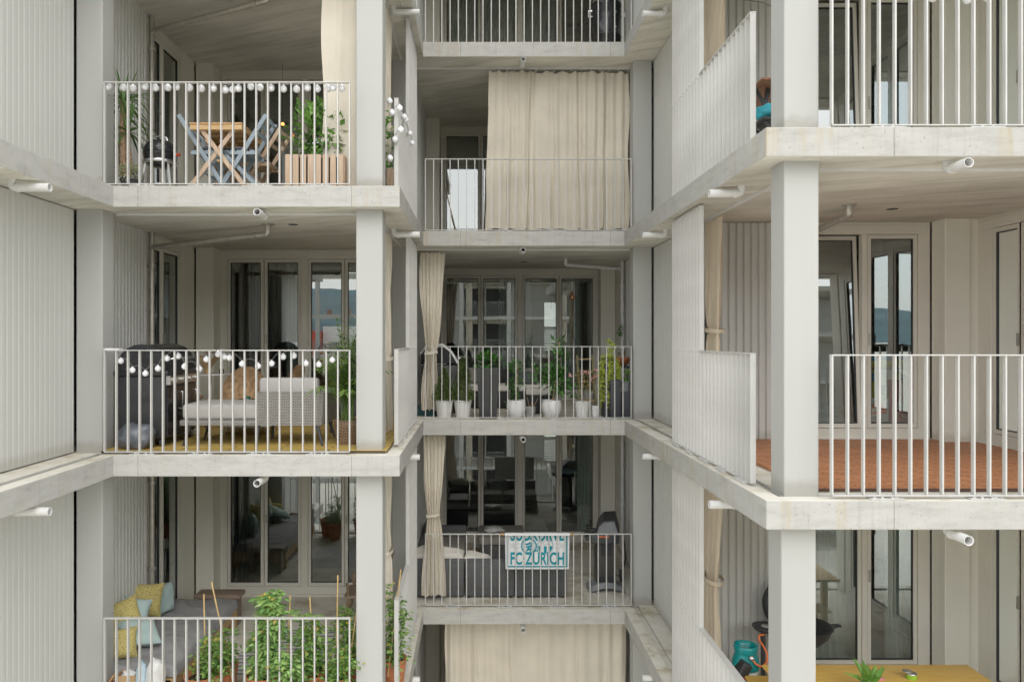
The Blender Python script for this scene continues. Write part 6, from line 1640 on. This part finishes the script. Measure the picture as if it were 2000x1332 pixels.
card('toy_box', 'white and orange printed box behind the glass door', pX(1698,Y), pX(1736,Y), g0, pZ(778,Y), Y, whc, [([(.05,.45),(.3,.95),(.5,.95),(.9,.5),(.7,.45),(.4,.7)], orc), ([(0,.3),(.9,.36),(.9,.46),(0,.42)], orc), ([(.03,.10),(.7,.10),(.7,.14),(.03,.14)], dkc), ([(.03,.18),(.5,.18),(.5,.22),(.03,.22)], dkc)])
card('shelf_box', 'blue and yellow box on top of the stack behind the glass door', pX(1698,Y), pX(1780,Y), pZ(718,Y+.1), pZ(690,Y+.1), Y+.1, blue_m, [([(0,0),(1,0),(1,.5),(.8,.6),(.6,.45),(.4,.6),(.2,.45),(0,.6)], yel_m)])
card('shelf_box', 'pale box with yellow and blue rays above the red box', pX(1738,Y), pX(1780,Y), pZ(742,Y+.05), pZ(722,Y+.05), Y+.05, whc, [([(.2,0),(.6,0),(1,.3),(.3,1)], yel_m), ([(.6,0),(1,.1),(.4,1)], blue_m)])
card('shelf_box', 'olive and blue box left in the stack behind the glass door', pX(1698,Y), pX(1716,Y), pZ(777,Y+.05), pZ(722,Y+.05), Y+.05, yel_m, [([(.2,.6),(.8,.6),(.8,.9),(.2,.9)], blue_m)])
card('shelf_box', 'pale grey box in the middle of the stack behind the glass door', pX(1717,Y), pX(1736,Y), pZ(777,Y+.05), pZ(722,Y+.05), Y+.05, whc, [([(.3,.1),(.8,.1),(.8,.45),(.3,.45)], dkc)])
fl = FT(1)
t = thing('light_blue_panel', 'light blue board standing behind the glass of the top right balcony', 'board', (pX(1740,9.7), 9.7, fl)); MB().bbox(pX(1716,9.7), pX(1768,9.7), 9.7, 9.75, fl+.02, pZ(160,9.7), .006).build('board', M['lightblue'], t)
# dim furniture inside
fl = FT(-1)
t = thing('indoor_bed', 'bed with pale pillows seen dimly behind the rattan sofa balcony glass', 'bed', (-.1, 17.6, fl))
MB().bbox(-.9, .9, 16.7, 18.6, fl+.02, fl+.42, .03).build('frame', M['blackmatt'], t); MB().bbox(-.88, .88, 16.72, 18.55, fl+.422, fl+.56, .05).build('mattress', M['taupe'], t)
for i, x in enumerate((-.5, .0, .45)): pillow_mb(MB(), (x, 18.2, fl+.72), .5, .42, .10, Euler((R(55),0,.2*i)), 20+i).build('pillow', M['palegrey'], t)
t = thing('indoor_rug', 'dark rug on the room floor behind the rattan sofa balcony glass', 'rug', (1.9, 16.6, fl)); MB().bbox(1.5, 2.6, 16.0, 17.6, fl+.001, fl+.012, .004).build('pile', M['darkdrape'], t)
t = thing('exercise_bike', 'dark exercise bike with a pale towel behind the right glass door', 'exercise bike', (2.0, 17.0, fl))
MB().tube([(1.8,17.0,fl+.05),(2.3,17.0,fl+.05)], .03, 8).build('base', M['blackmatt'], t); MB().tube([(1.95,17.0,fl+.05),(2.05,17.0,fl+.7),(2.0,17.0,fl+1.15)], .035, 8).build('post', M['blackmatt'], t)
MB().tube([(2.05,16.98,fl+.35),(2.05,17.02,fl+.35)], .22, 24).build('flywheel', M['dkgrey'], t); MB().bbox(1.78,2.15,16.85,17.15,fl+1.12,fl+1.18,.02).build('console', M['dkgrey'], t); blob(MB(), (1.95,16.95,fl+1.22), .18, .1, .07, 3, .4, 3).build('towel', M['lightblue'], t)
# ---------------------------------------------------------------- world, light, camera
w = bpy.data.worlds.new('World'); scene.world = w; w.use_nodes = True
nt = w.node_tree; bg = nt.nodes['Background']
sky = nt.nodes.new('ShaderNodeTexSky'); sky.sky_type = 'NISHITA'; sky.sun_disc = False
EL, AZ = 42.0, 166.0
sky.sun_elevation = R(EL); sky.sun_rotation = R(AZ); sky.air_density = 1.0; sky.dust_density = 3.0; sky.ozone_density = 1.0
hs = nt.nodes.new('ShaderNodeHueSaturation'); hs.inputs['Saturation'].default_value = .5; hs.inputs['Value'].default_value = 2.8
nt.links.new(sky.outputs[0], hs.inputs['Color'])
# high even cloud veil in front of the blue
tcw = nt.nodes.new('ShaderNodeTexCoord'); cl = nt.nodes.new('ShaderNodeTexNoise'); cl.inputs['Scale'].default_value = 2.2; cl.inputs['Detail'].default_value = 5.0
nt.links.new(tcw.outputs['Generated'], cl.inputs['Vector'])
cr = nt.nodes.new('ShaderNodeValToRGB'); cr.color_ramp.elements[0].position = .3; cr.color_ramp.elements[0].color = (11.9, 12.25, 12.2, 1); cr.color_ramp.elements[1].position = .7; cr.color_ramp.elements[1].color = (14.5, 14.7, 14.3, 1)
nt.links.new(cl.outputs['Fac'], cr.inputs['Fac'])
veil = nt.nodes.new('ShaderNodeMix'); veil.data_type = 'RGBA'; veil.inputs[0].default_value = .72
nt.links.new(hs.outputs[0], veil.inputs[6]); nt.links.new(cr.outputs[0], veil.inputs[7]); nt.links.new(veil.outputs[2], bg.inputs['Color'])
bg.inputs['Strength'].default_value = .15
sun = bpy.data.lights.new('sun', 'SUN'); sun.energy = 0.75; sun.angle = R(45); sun.color = (1.0, .975, .93)
so = bpy.data.objects.new('sun', sun); COL.objects.link(so)
dv = Vector((math.sin(R(AZ))*math.cos(R(EL)), math.cos(R(AZ))*math.cos(R(EL)), math.sin(R(EL))))
so.rotation_euler = (-dv).to_track_quat('-Z', 'Y').to_euler(); so.location = dv*60

cam = bpy.data.cameras.new('camera'); co = bpy.data.objects.new('camera', cam); COL.objects.link(co)
cam.sensor_width = 36.0; cam.lens = 27.0; cam.shift_x = .0325; cam.shift_y = -.003
cam.clip_start = .1; cam.clip_end = 6000
co.location = (0, 0, 0); co.rotation_euler = (R(90), 0, 0)
scene.camera = co
scene.render.engine = 'CYCLES'
cy = scene.cycles
cy.use_denoising = True; cy.max_bounces = 10; cy.diffuse_bounces = 6; cy.glossy_bounces = 4; cy.transparent_max_bounces = 24
cy.sample_clamp_indirect = 6.0; cy.caustics_reflective = False; cy.caustics_refractive = False
scene.view_settings.view_transform = 'Standard'; scene.view_settings.look = 'None'; scene.view_settings.exposure = 0
scene.view_settings.gamma = 1.12
